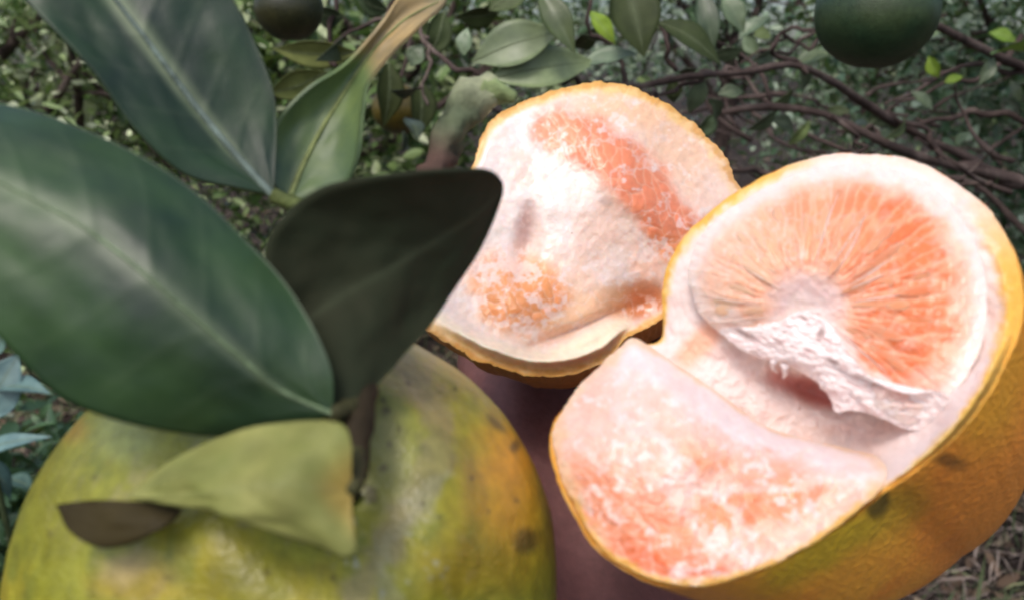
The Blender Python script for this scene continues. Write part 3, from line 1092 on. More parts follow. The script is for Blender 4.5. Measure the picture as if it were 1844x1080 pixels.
class Paint:
    def __init__(s, X, Y, base):
        s.X, s.Y = X, Y
        s.c = np.broadcast_to(np.array(base, float), X.shape + (3,)).copy()

    def put(s, colr, k):
        s.c = s.c + (np.array(colr, float) - s.c) * np.clip(k, 0, 1)[..., None]

    def blob(s, x, y, rx, ry, rot, colr, k=1.0, soft=.5, ns=.25, seed=0):
        a = R(rot)
        dx, dy = s.X - x, s.Y - y
        u = (dx * math.cos(a) + dy * math.sin(a)) / rx
        v = (-dx * math.sin(a) + dy * math.cos(a)) / ry
        r = np.hypot(u, v) + ns * fbm(s.X / 34, s.Y / 34, seed=seed + int(x))
        s.put(colr, k * (1 - smooth(1 - soft, 1 + soft * .6, r)))

    def line(s, pts, wd, colr, k=1.0, ns=8.0, seed=0):
        P = crom(np.array(pts, float), 40)
        wx = s.X + ns * fbm(s.X / 30, s.Y / 30, seed=seed)
        wy = s.Y + ns * fbm(s.X / 30, s.Y / 30, seed=seed + 9)
        best = np.full(s.X.shape, 1e9)
        for i in range(len(P) - 1):
            a, b = P[i, :2], P[i + 1, :2]
            ab = b - a
            tt = np.clip(((wx - a[0]) * ab[0] + (wy - a[1]) * ab[1]) / (ab.dot(ab) + 1e-9), 0, 1)
            best = np.minimum(best, np.hypot(wx - a[0] - ab[0] * tt, wy - a[1] - ab[1] * tt))
        s.put(colr, k * (1 - smooth(wd * .35, wd, best)))


PITH = srgb(228, 212, 208)
PITHP = srgb(226, 198, 192)
PEACH = srgb(240, 192, 166)
PINK = srgb(238, 180, 164)
ORNG = srgb(232, 138, 88)
DEEP = srgb(226, 118, 66)
CREAM = srgb(238, 214, 180)
GOLD = srgb(244, 172, 58)


# juice sacs: half-sunk teardrops
def sac_mesh(k):
    n, kk = 9, 8
    V, fd = [], []
    for i in range(n):
        t = i / (n - 1)
        rr = (math.sin(t * math.pi) ** .75) * (.55 + .45 * t ** .8) * .5
        for j in range(kk):
            a = 2 * math.pi * j / kk
            V.append((t - .5, rr * math.cos(a), rr * .8 * math.sin(a)))
            fd.append(min(1, max(0, .95 - 1.1 * max(0, math.sin(a)) * math.sin(t * math.pi) ** .6) + (.12 if k == 1 else 0)))
    me = bpy.data.meshes.new('juice_sac')
    f = grid_faces(n, kk, True)
    me.from_pydata(V, [], [tuple(int(q) for q in r) for r in f])
    me.attributes.new('fade', 'FLOAT', 'POINT').data.foreach_set('value', np.array(fd, np.float32))
    me.materials.append(M['sac'])
    for p in me.polygons:
        p.use_smooth = True
    return me


SACS = [sac_mesh(0), sac_mesh(1)]


class Surf:
    """looks up a point and normal on a built patch by its design coordinates"""
    def __init__(s, X, Y, V):
        s.X, s.Y, s.V = X.ravel(), Y.ravel(), V.reshape(-1, 3)
        s.k = kdtree.KDTree(len(s.X))
        for i in range(len(s.X)):
            s.k.insert((s.X[i], s.Y[i], 0), i)
        s.k.balance()

    def p(s, x, y):
        r = s.k.find_n((x, y, 0), 4)
        w_ = np.array([1 / (q[2] + 1e-3) for q in r])
        return (np.array([s.V[q[1]] for q in r]) * w_[:, None]).sum(0) / w_.sum()

    def frame(s, x, y, dx, dy):
        e = 9
        p = s.p(x, y)
        t = s.p(x + dx * e, y + dy * e) - s.p(x - dx * e, y - dy * e)
        b = s.p(x - dy * e, y + dx * e) - s.p(x + dy * e, y - dx * e)
        t /= np.linalg.norm(t)
        nn = np.cross(t, b); nn /= np.linalg.norm(nn)
        if nn.dot(CAM - p) < 0:
            nn = -nn
        return p, t, nn


def sac(parent, sf, x, y, ang_, length, width, colr, sink=.25):
    dx, dy = math.cos(ang_), math.sin(ang_)
    p, t, nn = sf.frame(x, y, dx, dy)
    d = np.linalg.norm(p - CAM)
    Ls, Ws = length / F * d, width / F * d
    o = bpy.data.objects.new('juice_sac', SACS[random.random() < .4])
    COL.objects.link(o)
    o.parent = parent
    yv = np.cross(nn, t)
    Mx = np.eye(4)
    Mx[:3, 0], Mx[:3, 1], Mx[:3, 2] = t * Ls, yv * Ws, nn * Ws * .24
    Mx[:3, 3] = p - nn * Ws * .24 * (sink - .25) - origin_of(parent)
    o.matrix_local = Matrix(Mx.tolist())
    o.color = lin(colr)
    return o


def fibre(parent, sf, pts, r, lift=.0003, colr=(244, 234, 232), seed=0):
    P = crom(np.array(pts, float), 16)
    Q = np.array([sf.p(a, b) for a, b in P])
    n_ = (CAM - Q); n_ /= np.linalg.norm(n_, axis=1, keepdims=True)
    Q = Q + n_ * lift
    V, f = tube(Q, r * (1 - .7 * np.abs(np.linspace(-1, 1, 16)) ** 2), 6, .5, seed)
    return mesh_obj('pith_fibre', V, f, M['pith'], parent, col=np.broadcast_to(srgb(*colr), (len(V), 3)))


# ------------------------------------------------------------------ the opened mandarin (two lobes in one peel)
om = thing('opened_mandarin', 'large orange mandarin broken open into two lobes, peel still on, at the right', 'mandarin', at(1480, 900, .17))
RIM = [(1190, 606, .150), (1196, 500, .151), (1240, 418, .152), (1340, 338, .153), (1440, 291, .153), (1540, 276, .152), (1650, 290, .148),
       (1745, 345, .142), (1812, 420, .136), (1840, 500, .131), (1836, 590, .127), (1795, 690, .123), (1728, 780, .121), (1650, 850, .120), (1584, 893, .121),
       (1500, 958, .117), (1400, 1014, .114), (1290, 1055, .113), (1180, 1052, .115), (1090, 1002, .119), (1030, 922, .124), (995, 830, .130),
       (994, 765, .135), (1042, 706, .140), (1094, 654, .145), (1138, 622, .149)]
X, Y, V, f = bowl(RIM, (1690, 930, .196), 90, 460, 2, (.006, 6), 1.0, 1.0, .0006)
pa = Paint(X, Y, GOLD)
q = V.reshape(-1, 3) * 55
nz = fbm(q[:, 0], q[:, 1], q[:, 2], seed=4).reshape(X.shape)
pa.put(srgb(238, 142, 48), smooth(-.2, .4, nz))
pa.blob(1780, 900, 170, 220, 20, srgb(232, 138, 54), .8, .6, .3, 1)
pa.blob(1490, 985, 150, 36, -33, srgb(190, 168, 40), .8, .6, .25, 2)
pa.blob(1600, 930, 90, 40, -40, srgb(190, 158, 44), .6, .6, .25, 8)
pa.blob(1300, 1075, 140, 40, 0, srgb(190, 140, 40), .6, .6, .2, 3)
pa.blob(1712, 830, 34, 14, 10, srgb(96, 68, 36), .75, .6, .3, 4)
pa.blob(1790, 700, 60, 130, 20, srgb(230, 170, 50), .7, .6, .2, 5)
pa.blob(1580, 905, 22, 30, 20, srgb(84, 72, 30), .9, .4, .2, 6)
mesh_obj('peel', V.reshape(-1, 3), f, M['peel'], om, col=pa.c.reshape(-1, 3))

# inner wall of the peel: golden lip, then white pith down to the floor of the cleft
def rel_floor(x, y, s):
    return .0055 * smooth(1520, 1640, x) * smooth(560, 700, y) * smooth(.4, .75, s) * (1 - smooth(.93, 1, s)) + .0028 * smooth(1640, 1720, x) * smooth(.6, .8, s) * (1 - smooth(.93, 1, s)) - .006 * np.exp(-(((x - 1455) * .93 + (y - 702) * .36) / 62) ** 2 - ((-(x - 1455) * .36 + (y - 702) * .93) / 20) ** 2) + .0012 * fbm(x / 40, y / 40, seed=8) * (1 - s ** 8) + .0004 * fbm(x / 9, y / 9, seed=9)
X, Y, S, V, f = patch(RIM, (1440, 735, .1435), 120, 460, 3.4, rel_floor, None, (.006, 6), 2)
pa = Paint(X, Y, PITH)
pa.put(PITHP, smooth(-.2, .6, fbm(X / 50, Y / 22, seed=3)) * .6)
pa.blob(1455, 702, 78, 24, 22, srgb(206, 128, 118), .9, .6, .3, 1)
pa.blob(1260, 620, 60, 26, -50, srgb(232, 172, 140), .8, .6, .3, 2)
wide = .05 * smooth(1500, 1750, X) * smooth(300, 480, Y)
lip = smooth(.935, .985, S + wide + .03 * fbm(X / 26, Y / 26, seed=6) + .02 * fbm(X / 8, Y / 8, seed=7))
side = smooth(1560, 1760, X)
top = smooth(1350, 1500, X) * smooth(520, 330, Y)
pa.put(srgb(230, 192, 124), lip * (1 - .85 * top))
pa.put(srgb(222, 168, 70), smooth(.965, .995, S + wide + .03 * fbm(X / 20, Y / 20, seed=16) + .02 * fbm(X / 7, Y / 7, seed=17)) * (1 - .9 * top) * .85)
mesh_obj('pith', V.reshape(-1, 3), f, M['pith'], om, col=pa.c.reshape(-1, 3))

# upper lobe
LA = [(1240, 500, .1445), (1262, 425, .1455), (1335, 362, .146), (1430, 316, .146), (1530, 296, .145), (1630, 312, .142), (1712, 368, .137),
      (1756, 440, .132), (1776, 520, .1285), (1772, 610, .126), (1738, 680, .125), (1700, 722, .126), (1640, 760, .128), (1560, 738, .132), (1500, 700, .1345),
      (1430, 664, .137), (1350, 634, .140), (1295, 598, .142), (1255, 555, .1435)]
CA = (1452, 556)


def rel_A(x, y, s):
    r = np.hypot(x - CA[0], y - CA[1])
    th = np.arctan2(y - CA[1], x - CA[0])
    dome = .0038 * (1 - s ** 3)
    dimple = -.0022 * np.exp(-(r / 75) ** 2)
    strands = .00022 * vnoise(th * 9, r / 130, seed=3) * smooth(50, 100, r) * (1 - s ** 6)
    fr = smooth(-10, 40, (y - 560) - .40 * (x - 1300)) * (1 - smooth(.93, 1.0, s))
    return dome + dimple + strands + fr * (.0010 * fbm(x / 18, y / 10, seed=5) + .0006) + .0002 * fbm(x / 12, y / 12, seed=6)


def pulp_A(x, y):
    r = np.hypot(x - CA[0], y - CA[1])
    t = np.arctan2(y - CA[1], x - CA[0])
    return cells(t * 9.5 + .5 * fbm(x / 60, y / 60, seed=51), np.sqrt(r) / 4.2 + .3 * fbm(x / 50, y / 50, seed=52), 5)


def relief_A(x, y, s):
    e, rid = pulp_A(x, y)
    k = smooth(60, 100, np.hypot(x - CA[0], y - CA[1])) * (1 - smooth(.82, .95, s))
    return rel_A(x, y, s) + k * .00020 * np.sqrt(e)


X, Y, S, V, f = patch(LA, (1500, 530, .1345), 190, 720, 2.0, relief_A, (.014, .02, .10), (.010, 7), 12)
NSA = 190
pa = Paint(X, Y, srgb(238, 196, 174))
th = np.arctan2(Y - CA[1], X - CA[0]); r0_ = np.hypot(X - CA[0], Y - CA[1])
e, rid = pulp_A(X, Y)
rk = np.clip((X - 1270) / 330, 0, 1)[..., None]
oc = srgb(238, 184, 150) * (1 - rk) + srgb(231, 124, 74) * rk
oc = oc * (.88 + .2 * rid[..., None])
pale = srgb(240, 192, 166) * (1 - rk * .75) + srgb(234, 146, 100) * rk * .75
pc = pale + (oc - pale) * smooth(.05, .5, e)[..., None]
fld = smooth(45, 105, r0_ + 16 * fbm(X / 24, Y / 24, seed=53)) * (1 - smooth(.74, .95, S + .10 * fbm(X / 40, Y / 40, seed=54)))
pa.c = pa.c + (pc - pa.c) * (fld * (.55 + .45 * smooth(1270, 1420, X)))[..., None]
pa.put(srgb(236, 206, 200), smooth(.88, .985, 1 - np.abs(fbm(X / 46, Y / 46, seed=55)) * 1.4) * .35 * (1 - .6 * rk[..., 0]))
fz = fbm(X / 26, Y / 20, seed=81) * .6 + fbm(X / 9, Y / 9, seed=82) * .5
pa.put(srgb(240, 218, 208), smooth(.15, .5, fz + .3 * fbm(X / 90, Y / 70, seed=85)) * .4 * (1 - .6 * rk[..., 0]))
pa.put(srgb(236, 216, 208), smooth(.86, .97, S + .06 * fbm(X / 30, Y / 30, seed=2)))
pa.put(srgb(222, 194, 192), (1 - smooth(40, 85, r0_ + 18 * fbm(X / 22, Y / 22, seed=7))) * .85)
pa.line([(1455, 555), (1500, 620), (1550, 690), (1640, 735)], 40, srgb(230, 208, 202), .9, 16, 3)
pa.line([(1450, 560), (1380, 590), (1300, 570)], 26, srgb(230, 206, 198), .8, 16, 4)
pa.blob(1660, 690, 60, 30, -20, srgb(236, 176, 156), .6, .6, .2, 6)
pa.line([(1330, 606), (1390, 600), (1450, 572), (1476, 566)], 5, srgb(150, 110, 100), .7, 8, 5)
fringe = smooth(0, 40, (Y - 590) - .42 * (X - 1330)) * smooth(1280, 1330, X)
pa.put(srgb(232, 214, 208), fringe * smooth(.72, .85, S))
lobeA = mesh_obj('flesh', V.reshape(-1, 3), f, M['flesh'], om, col=pa.c.reshape(-1, 3))
lobeA['label'] = 'upper lobe with a fan of orange pulp under thin membrane'
sfA = Surf(X[:NSA:2, ::2], Y[:NSA:2, ::2], V[:NSA:2, ::2])
for ring, (ra, rb, nn_) in enumerate(((78, 140, 16), (120, 190, 20), (165, 240, 20))):
    for k in range(nn_):
        a = R(-205 + 258 * (k + random.uniform(.1, .9)) / nn_)      # picture angle, y down
        r1 = ra + random.uniform(-12, 30); r2_ = rb + random.uniform(-30, 30)
        xm, ym = CA[0] + math.cos(a) * (r1 + r2_) / 2, CA[1] + math.sin(a) * (r1 + r2_) / 2
        # stay inside the orange field
        ex, ey = (CA[0] + math.cos(a) * r2_ - 1505) / 255, (CA[1] + math.sin(a) * r2_ - 525) / 215
        if ex * ex + ey * ey > .92 or (ym - 585) > .62 * (xm - 1330) * .9 + 40:
            continue
        rt = np.clip((xm - 1300) / 330, 0, 1)
        c = srgb(240, 186, 154) * (1 - rt) + (DEEP if random.random() < .55 else ORNG) * rt
        sac(om, sfA, xm, ym, a + random.uniform(-.06, .06), (r2_ - r1) * random.uniform(.75, 1.35), random.uniform(14, 26), c * random.uniform(.94, 1.04), .42)
for k in range(12):
    a = R(random.uniform(-200, 40))
    r1 = random.uniform(55, 90); r2_ = r1 + random.uniform(60, 150)
    b_ = a + random.uniform(-.12, .12)
    fibre(om, sfA, [(CA[0] + math.cos(a) * r1, CA[1] + math.sin(a) * r1), (CA[0] + math.cos((a + b_) / 2) * (r1 + r2_) / 2, CA[1] + math.sin((a + b_) / 2) * (r1 + r2_) / 2),
                    (CA[0] + math.cos(b_) * r2_, CA[1] + math.sin(b_) * r2_)], .00016, .00002, (240, 204, 186), k)

# torn white core hanging over the cleft
TC = [(1296, 592, .1405), (1350, 588, .1365), (1410, 574, .1335), (1456, 560, .1325), (1500, 590, .1310), (1532, 642, .1290), (1584, 690, .1270), (1640, 708, .1250), (1690, 704, .1240),
      (1712, 728, .1245), (1672, 772, .1275), (1628, 770, .1290), (1596, 756, .1300), (1566, 744, .1315), (1530, 738, .1325), (1506, 742, .1340), (1494, 716, .1340), (1474, 690, .1345), (1440, 668, .1355),
      (1408, 652, .1365), (1372, 646, .1375), (1338, 630, .1390), (1312, 612, .1400)]


def rel_T(x, y, s):
    al = (x - 1300) * .92 + (y - 590) * .40
    ac = -(x - 1300) * .40 + (y - 590) * .92
    return .0007 * fbm(al / 46, ac / 15, seed=41) + .0006 * fbm(al / 10, ac / 6, seed=42) + .0006 * (1 - s ** 4)


X, Y, S, V, f = patch(TC, (1480, 655, .1318), 70, 420, 1.4, rel_T, (.0022, .01, .05), (.020, 9), 44)
pa = Paint(X, Y, srgb(242, 228, 226))
pa.put(srgb(226, 200, 198), smooth(.05, .5, fbm(X / 22, Y / 12, seed=43)) * .7)
for k, (x_, y_, a_, b_) in enumerate(((1340, 600, 20, 5), (1478, 600, 8, 14), (1500, 650, 14, 5), (1400, 612, 16, 4), (1590, 728, 14, 5), (1446, 572, 12, 5))):
    pa.blob(x_, y_, a_, b_, 25, srgb(150, 118, 112), .7, .6, .4, k)
mesh_obj('torn_core', V.reshape(-1, 3), f, M['pith'], om, col=pa.c.reshape(-1, 3))
for k in range(10):
    t = random.uniform(.15, .85)
    x_, y_ = 1330 + 330 * t, 622 + 140 * t
    d_ = .1385 - .010 * t
    P = crom([at(x_, y_, d_ - .001), at(x_ + random.uniform(-6, 8), y_ + random.uniform(8, 16), d_ + .0008), at(x_ + random.uniform(-4, 12), y_ + random.uniform(16, 24), d_ + .0016)], 10)
    V, fl = tube(P, np.linspace(.0006, .00015, 10) * random.uniform(.6, 1.5), 6, .4, k)
    mesh_obj('pith_fibre', V, fl, M['pith'], om, col=np.broadcast_to(srgb(238, 222, 220), (len(V), 3)))

# lower lobe
LB = [(1143, 608, .1440), (1158, 616, .1440), (1205, 646, .1430), (1262, 684, .1405), (1320, 726, .1378), (1372, 764, .1355), (1450, 790, .1360), (1525, 806, .1370), (1580, 822, .1335),
      (1606, 848, .1262), (1578, 888, .1202), (1499, 954, .1162), (1401, 1010, .1136), (1290, 1050, .1128), (1184, 1046, .1146), (1094, 997, .1188), (1038, 916, .1238), (1001, 828, .1296),
      (999, 768, .1342), (1036, 704, .1390), (1086, 652, .1426), (1130, 614, .1438)]


def rel_B(x, y, s):
    seg = .0012 * np.cos((x * .62 - y * .78 + 30 * fbm(x / 150, y / 150, seed=3)) / 62)
    rid = .0022 * np.exp(-(((y - 668) - .36 * (x - 1180)) / 46) ** 2)
    return (.0086 * (1 - s ** 2.4)) + (seg + rid) * (1 - s ** 6) + .0003 * fbm(x / 14, y / 14, seed=5) + .0008 * fbm(x / 60, y / 60, seed=15) * (1 - s ** 4)


def pulp_B(x, y):
    wx, wy = x + 18 * fbm(x / 70, y / 70, seed=61), y + 18 * fbm(x / 70, y / 70, seed=62)
    a = R(28)
    return cells((wx * math.cos(a) + wy * math.sin(a)) / 46, (-wx * math.sin(a) + wy * math.cos(a)) / 21, 6)


def relief_B(x, y, s):
    e, rid = pulp_B(x, y)
    k = (1 - smooth(.86, .97, s)) * smooth(-10, 60, (y - 700) - .34 * (x - 1180))
    return rel_B(x, y, s) + k * .00016 * np.sqrt(e)


X, Y, S, V, f = patch(LB, (1285, 850, .1275), 170, 640, 2.0, relief_B, (.012, .02, .08), (.010, 6), 22)
NSB = 170
pa = Paint(X, Y, srgb(238, 186, 166))
pa.put(srgb(240, 204, 192), smooth(-.2, .5, fbm(X / 60, Y / 60, seed=11)) * .6)
pa.blob(1150, 950, 180, 100, 32, srgb(234, 144, 106), .95, .7, .25, 1)
pa.blob(1200, 1010, 130, 34, 10, srgb(228, 116, 72), .8, .7, .25, 2)
pa.blob(1080, 900, 70, 60, 40, srgb(236, 158, 126), .7, .7, .25, 3)
pa.blob(1365, 912, 170, 56, -14, srgb(234, 142, 94), .95, .7, .25, 4)
pa.blob(1272, 822, 48, 34, 10, srgb(236, 144, 88), .9, .7, .2, 6)
pa.blob(1392, 832, 50, 40, 0, srgb(236, 150, 112), .9, .7, .2, 7)
pa.blob(1190, 765, 80, 30, 10, srgb(236, 170, 146), .7, .7, .25, 8)
e, rid = pulp_B(X, Y)
lowr = smooth(-20, 90, (Y - 740) - .34 * (X - 1180))
pa.c = pa.c * (1 + (.10 * (rid - .5)) * lowr)[..., None]
pa.put(srgb(240, 204, 188), (1 - smooth(.02, .35, e)) * .26 * lowr)
WH = srgb(234, 220, 220)
pa.blob(1130, 680, 70, 50, 0, srgb(236, 208, 198), .6, .7, .2, 9)
pa.line([(1140, 640), (1230, 690), (1310, 742), (1400, 780), (1520, 812), (1610, 830)], 54, WH, .95, 20, 1)
pa.blob(1170, 730, 110, 50, 25, srgb(238, 200, 186), .6, .8, .3, 19)
pa.line([(1110, 745), (1190, 800), (1260, 870), (1310, 900), (1330, 960)], 22, srgb(238, 212, 206), .55, 40, 2)
pa.line([(1040, 800), (1110, 830), (1190, 870), (1240, 930), (1290, 1000)], 20, srgb(238, 208, 200), .5, 40, 3)
pa.line([(1250, 880), (1340, 880), (1430, 880), (1500, 860)], 14, srgb(238, 208, 196), .5, 20, 4)
pa.line([(1320, 966), (1400, 954), (1470, 930), (1530, 880)], 20, srgb(238, 210, 190), .5, 24, 5)
pa.put(srgb(240, 222, 220), smooth(.86, .985, 1 - np.abs(fbm(X / 52, Y / 40, seed=65)) * 1.4) * .15)
pa.put(srgb(242, 226, 222), smooth(-.3, .5, fbm(X / 80, Y / 50, seed=66)) * (1 - smooth(-40, 150, (Y - 770) - .25 * (X - 1180))) * .45)
fz = fbm(X / 26, Y / 20, seed=81) * .6 + fbm(X / 9, Y / 9, seed=82) * .5
pa.put(srgb(244, 230, 228), smooth(.05, .4, fz + .5 * fbm(X / 90, Y / 70, seed=83)) * .6)
pa.put(srgb(232, 196, 160), smooth(.91, .995, S + .06 * fbm(X / 30, Y / 30, seed=2)) * .85)
pa.put(srgb(218, 166, 74), smooth(.945, .99, S + .05 * fbm(X / 22, Y / 22, seed=12)) * smooth(840, 930, Y) * .9)
lobeB = mesh_obj('flesh', V.reshape(-1, 3), f, M['flesh'], om, col=pa.c.reshape(-1, 3))
lobeB['label'] = 'lower lobe with pale membrane and white pith ridge'
# ------------------------------------------------------------------ the third piece, behind
mh = thing('mandarin_piece', 'pale piece of opened mandarin with thin golden peel behind the dark leaf', 'mandarin', at(1060, 560, .225))
RC = [(846, 300, .194), (878, 222, .198), (960, 174, .204), (1080, 149, .209), (1180, 174, .211), (1262, 236, .213), (1318, 305, .213), (1338, 365, .212), (1310, 450, .208), (1250, 530, .203),
      (1180, 580, .197), (1136, 606, .192), (1085, 652, .187), (1000, 676, .183), (930, 672, .181), (848, 640, .180), (762, 586, .180), (735, 520, .182), (755, 430, .186), (800, 355, .190)]
X, Y, V, f = bowl(RC, (1065, 545, .240), 70, 420, 3, (.015, 8), 1.0, 1.0, .0005)
pa = Paint(X, Y, srgb(206, 152, 62))
pa.blob(950, 690, 220, 40, 5, srgb(190, 144, 62), .8, .6, .2, 1)
pa.blob(1080, 150, 140, 40, 0, srgb(214, 152, 60), .8, .6, .2, 2)
mesh_obj('peel', V.reshape(-1, 3), f, M['peel'], mh, col=pa.c.reshape(-1, 3))


def gauss(x, y, cx, cy, rx, ry, rot):
    a = R(rot)
    dx, dy = x - cx, y - cy
    return np.exp(-(((dx * math.cos(a) + dy * math.sin(a)) / rx) ** 2 + ((-dx * math.sin(a) + dy * math.cos(a)) / ry) ** 2))


def rel_C(x, y, s):
    h = .0085 * gauss(x, y, 1010, 420, 150, 200, 25) - .001 * gauss(x, y, 1240, 280, 60, 130, -35)
    h = h + .004 * gauss(x, y, 1120, 320, 45, 150, -38) - .004 * gauss(x, y, 950, 440, 22, 60, 5) + .005 * gauss(x, y, 940, 540, 90, 60, 20)
    h = h - .008 * gauss(x, y, 1155, 560, 50, 40, 0)
    h = h + .003 * gauss(x, y, 1060, 612, 70, 14, -22) - .004 * gauss(x, y, 1050, 586, 80, 9, -22)
    h = h + .0035 * np.exp(-((s - .9) / .045) ** 2) * smooth(560, 630, y)
    k = 1 - smooth(.90, 1.0, s)
    return h * k + .0015 * (1 - s ** 6) + .0006 * fbm(x / 45, y / 45, seed=3) * k + .00012 * fbm(x / 12, y / 12, seed=7)


def pulp_C(x, y):
    wx, wy = x + 14 * fbm(x / 50, y / 50, seed=71), y + 14 * fbm(x / 50, y / 50, seed=72)
    a = R(65)
    return cells((wx * math.cos(a) + wy * math.sin(a)) / 38, (-wx * math.sin(a) + wy * math.cos(a)) / 19, 8)


def field_C(x, y):
    P = crom(np.array([(1005, 236), (1070, 260), (1130, 310), (1180, 365), (1225, 430)], float), 24)
    d = np.min(np.stack([np.hypot(x - p[0], y - p[1]) for p in P]), 0) + 14 * fbm(x / 30, y / 30, seed=73)
    q = np.hypot((x - 932) / 86, (y - 532) / 68) + .35 * fbm(x / 34, y / 34, seed=74)
    return np.maximum(1 - smooth(28, 62, d), 1 - smooth(.65, 1.2, q))


def relief_C(x, y, s):
    e, rid = pulp_C(x, y)
    return rel_C(x, y, s) +   .00022 * np.sqrt(e) * field_C(x, y)


X, Y, S, V, f = patch(RC, (1030, 420, .203), 170, 640, 2.0, relief_C, None, (.015, 8), 3)
pa = Paint(X, Y, srgb(240, 226, 220))
pa.put(srgb(236, 206, 190), smooth(0, .5, fbm(X / 44, Y / 60, seed=75)) * .6)
pa.blob(1230, 270, 70, 150, -38, srgb(232, 196, 168), .95, .6, .3, 1)
pa.blob(1130, 190, 130, 40, 10, srgb(232, 190, 152), .85, .6, .3, 2)
pa.blob(1290, 380, 50, 70, 0, srgb(238, 210, 196), .8, .6, .3, 3)
pa.line([(1010, 240), (1070, 260), (1130, 310), (1180, 365), (1225, 430)], 52, srgb(235, 148, 112), 1, 14, 1)
pa.blob(1030, 245, 40, 30, 20, srgb(234, 164, 146), .8, .5, .2, 4)
pa.blob(1165, 480, 36, 60, 0, srgb(240, 190, 166), .7, .6, .3, 5)
pa.blob(932, 528, 92, 72, 30, srgb(236, 160, 104), 1, .5, .3, 6)
pa.blob(1010, 560, 60, 40, 0, srgb(238, 202, 160), .7, .6, .3, 7)
pa.blob(880, 500, 34, 46, 30, srgb(234, 160, 116), .7, .5, .3, 8)
pa.blob(945, 420, 16, 60, 8, srgb(206, 164, 156), .7, .7, .3, 9)
pa.blob(1092, 362, 14, 10, 0, srgb(150, 130, 130), .7, .6, .3, 10)
pa.blob(1150, 545, 60, 36, -10, srgb(206, 128, 72), .95, .5, .2, 11)
pa.blob(1090, 540, 50, 30, -20, srgb(226, 176, 130), .7, .6, .2, 12)
pa.put(srgb(238, 196, 168), np.clip(1.15 - np.hypot((X - 1150) / 120, (Y - 340) / 190), 0, 1) * .5)
pa.put(srgb(238, 194, 156), np.clip(1.2 - np.hypot((X - 960) / 150, (Y - 545) / 100), 0, 1) * .8)
e, rid = pulp_C(X, Y)
cc_ = (srgb(234, 142, 104) * (.9 + .18 * rid[..., None]))
cc_ = cc_ + (srgb(236, 158, 98) - srgb(234, 142, 104)) * smooth(400, 480, Y)[..., None]
cc_ = cc_ + (srgb(240, 196, 170) - cc_) * (1 - smooth(.02, .35, e))[..., None] * .38
pa.c = pa.c + (cc_ - pa.c) * (field_C(X, Y) * .95)[..., None]
pa.put(srgb(240, 226, 222), smooth(.86, .985, 1 - np.abs(fbm(X / 40, Y / 40, seed=76)) * 1.4) * .3)
fz = fbm(X / 26, Y / 20, seed=81) * .6 + fbm(X / 9, Y / 9, seed=82) * .5
pa.put(srgb(244, 232, 230), smooth(.1, .4, fz + .4 * fbm(X / 90, Y / 70, seed=84)) * .55)
pa.line([(770, 578), (850, 622), (940, 648), (1010, 644), (1080, 610), (1120, 590)], 34, srgb(248, 230, 204), 1, 6, 2)
lip = smooth(.915, .965, S + .03 * fbm(X / 20, Y / 20, seed=6))
pa.put(srgb(234, 196, 134), lip * (1 - .5 * smooth(1200, 1290, X)))
pa.put(srgb(210, 152, 66), smooth(.95, .99, S + .04 * fbm(X / 14, Y / 14, seed=26)) * .75)
mesh_obj('flesh', V.reshape(-1, 3), f, M['flesh'], mh, col=pa.c.reshape(-1, 3))
# ------------------------------------------------------------------ the whole orange with its twig and leaves
OC = at(540, 1033, .135); OR = .0407
wo = thing('leafy_orange', 'whole green-yellow orange with its twig and large dark leaves, at the lower left', 'orange', OC - np.array([0, 0, OR]))
n1, n2 = 240, 380
pole = at(628, 855, .097) - OC; pole /= np.linalg.norm(pole)
e1 = np.cross(pole, [1, 0, 0]); e1 /= np.linalg.norm(e1); e2 = np.cross(pole, e1)
th = np.linspace(.002, math.pi - .002, n1)[:, None]; ph = np.linspace(0, 2 * math.pi, n2, endpoint=False)[None]
D = np.sin(th)[..., None] * (np.cos(ph)[..., None] * e1 + np.sin(ph)[..., None] * e2) + (np.cos(th) + 0 * ph)[..., None] * pole
rr = OR * (1 + .012 * fbm(D[..., 0] * 2.2, D[..., 1] * 2.2, D[..., 2] * 2.2, seed=2) + .006 * fbm(D[..., 0] * 8, D[..., 1] * 8, D[..., 2] * 8, seed=5))
rr = rr - .003 * np.exp(-(th / .16) ** 2) + .0016 * np.exp(-((th - .34) / .12) ** 2)
V = OC + D * rr[..., None]
q = V - CAM
dd_ = q @ FWD
X, Y = 922 + F * (q @ RIGHT) / dd_, 540 - F * (q @ UP) / dd_
frontk = (D @ (CAM - OC) > 0)
pa = Paint(X, Y, srgb(140, 142, 46))
nz = fbm(D[..., 0] * 4, D[..., 1] * 4, D[..., 2] * 4, seed=12)
nz2 = fbm(D[..., 0] * 11, D[..., 1] * 11, D[..., 2] * 11, seed=13)
pa.put(srgb(150, 140, 40), smooth(-.2, .4, nz))
pa.put(srgb(112, 120, 46), smooth(0, .45, nz2) * .8)
nz3 = fbm(D[..., 0] * 26, D[..., 1] * 26, D[..., 2] * 26, seed=14)
pa.put(srgb(146, 142, 84), smooth(.1, .4, nz3) * smooth(-.2, .3, fbm(D[..., 0] * 3, D[..., 1] * 3, D[..., 2] * 3, seed=15)) * .8)
pa.put(srgb(112, 96, 40), smooth(.3, .55, fbm(D[..., 0] * 15, D[..., 1] * 15, D[..., 2] * 15, seed=16)) * .3)
pa.blob(915, 880, 70, 130, -14, srgb(196, 138, 28), .7, .8, .25, 1)
pa.blob(930, 820, 50, 60, -14, srgb(208, 140, 24), .55, .8, .25, 2)
pa.blob(860, 1030, 120, 60, 0, srgb(134, 112, 24), .6, .8, .25, 3)
pa.blob(770, 680, 90, 60, 30, srgb(140, 132, 56), .6, .8, .25, 4)
pa.blob(700, 800, 60, 120, 10, srgb(128, 128, 76), .6, .8, .3, 5)
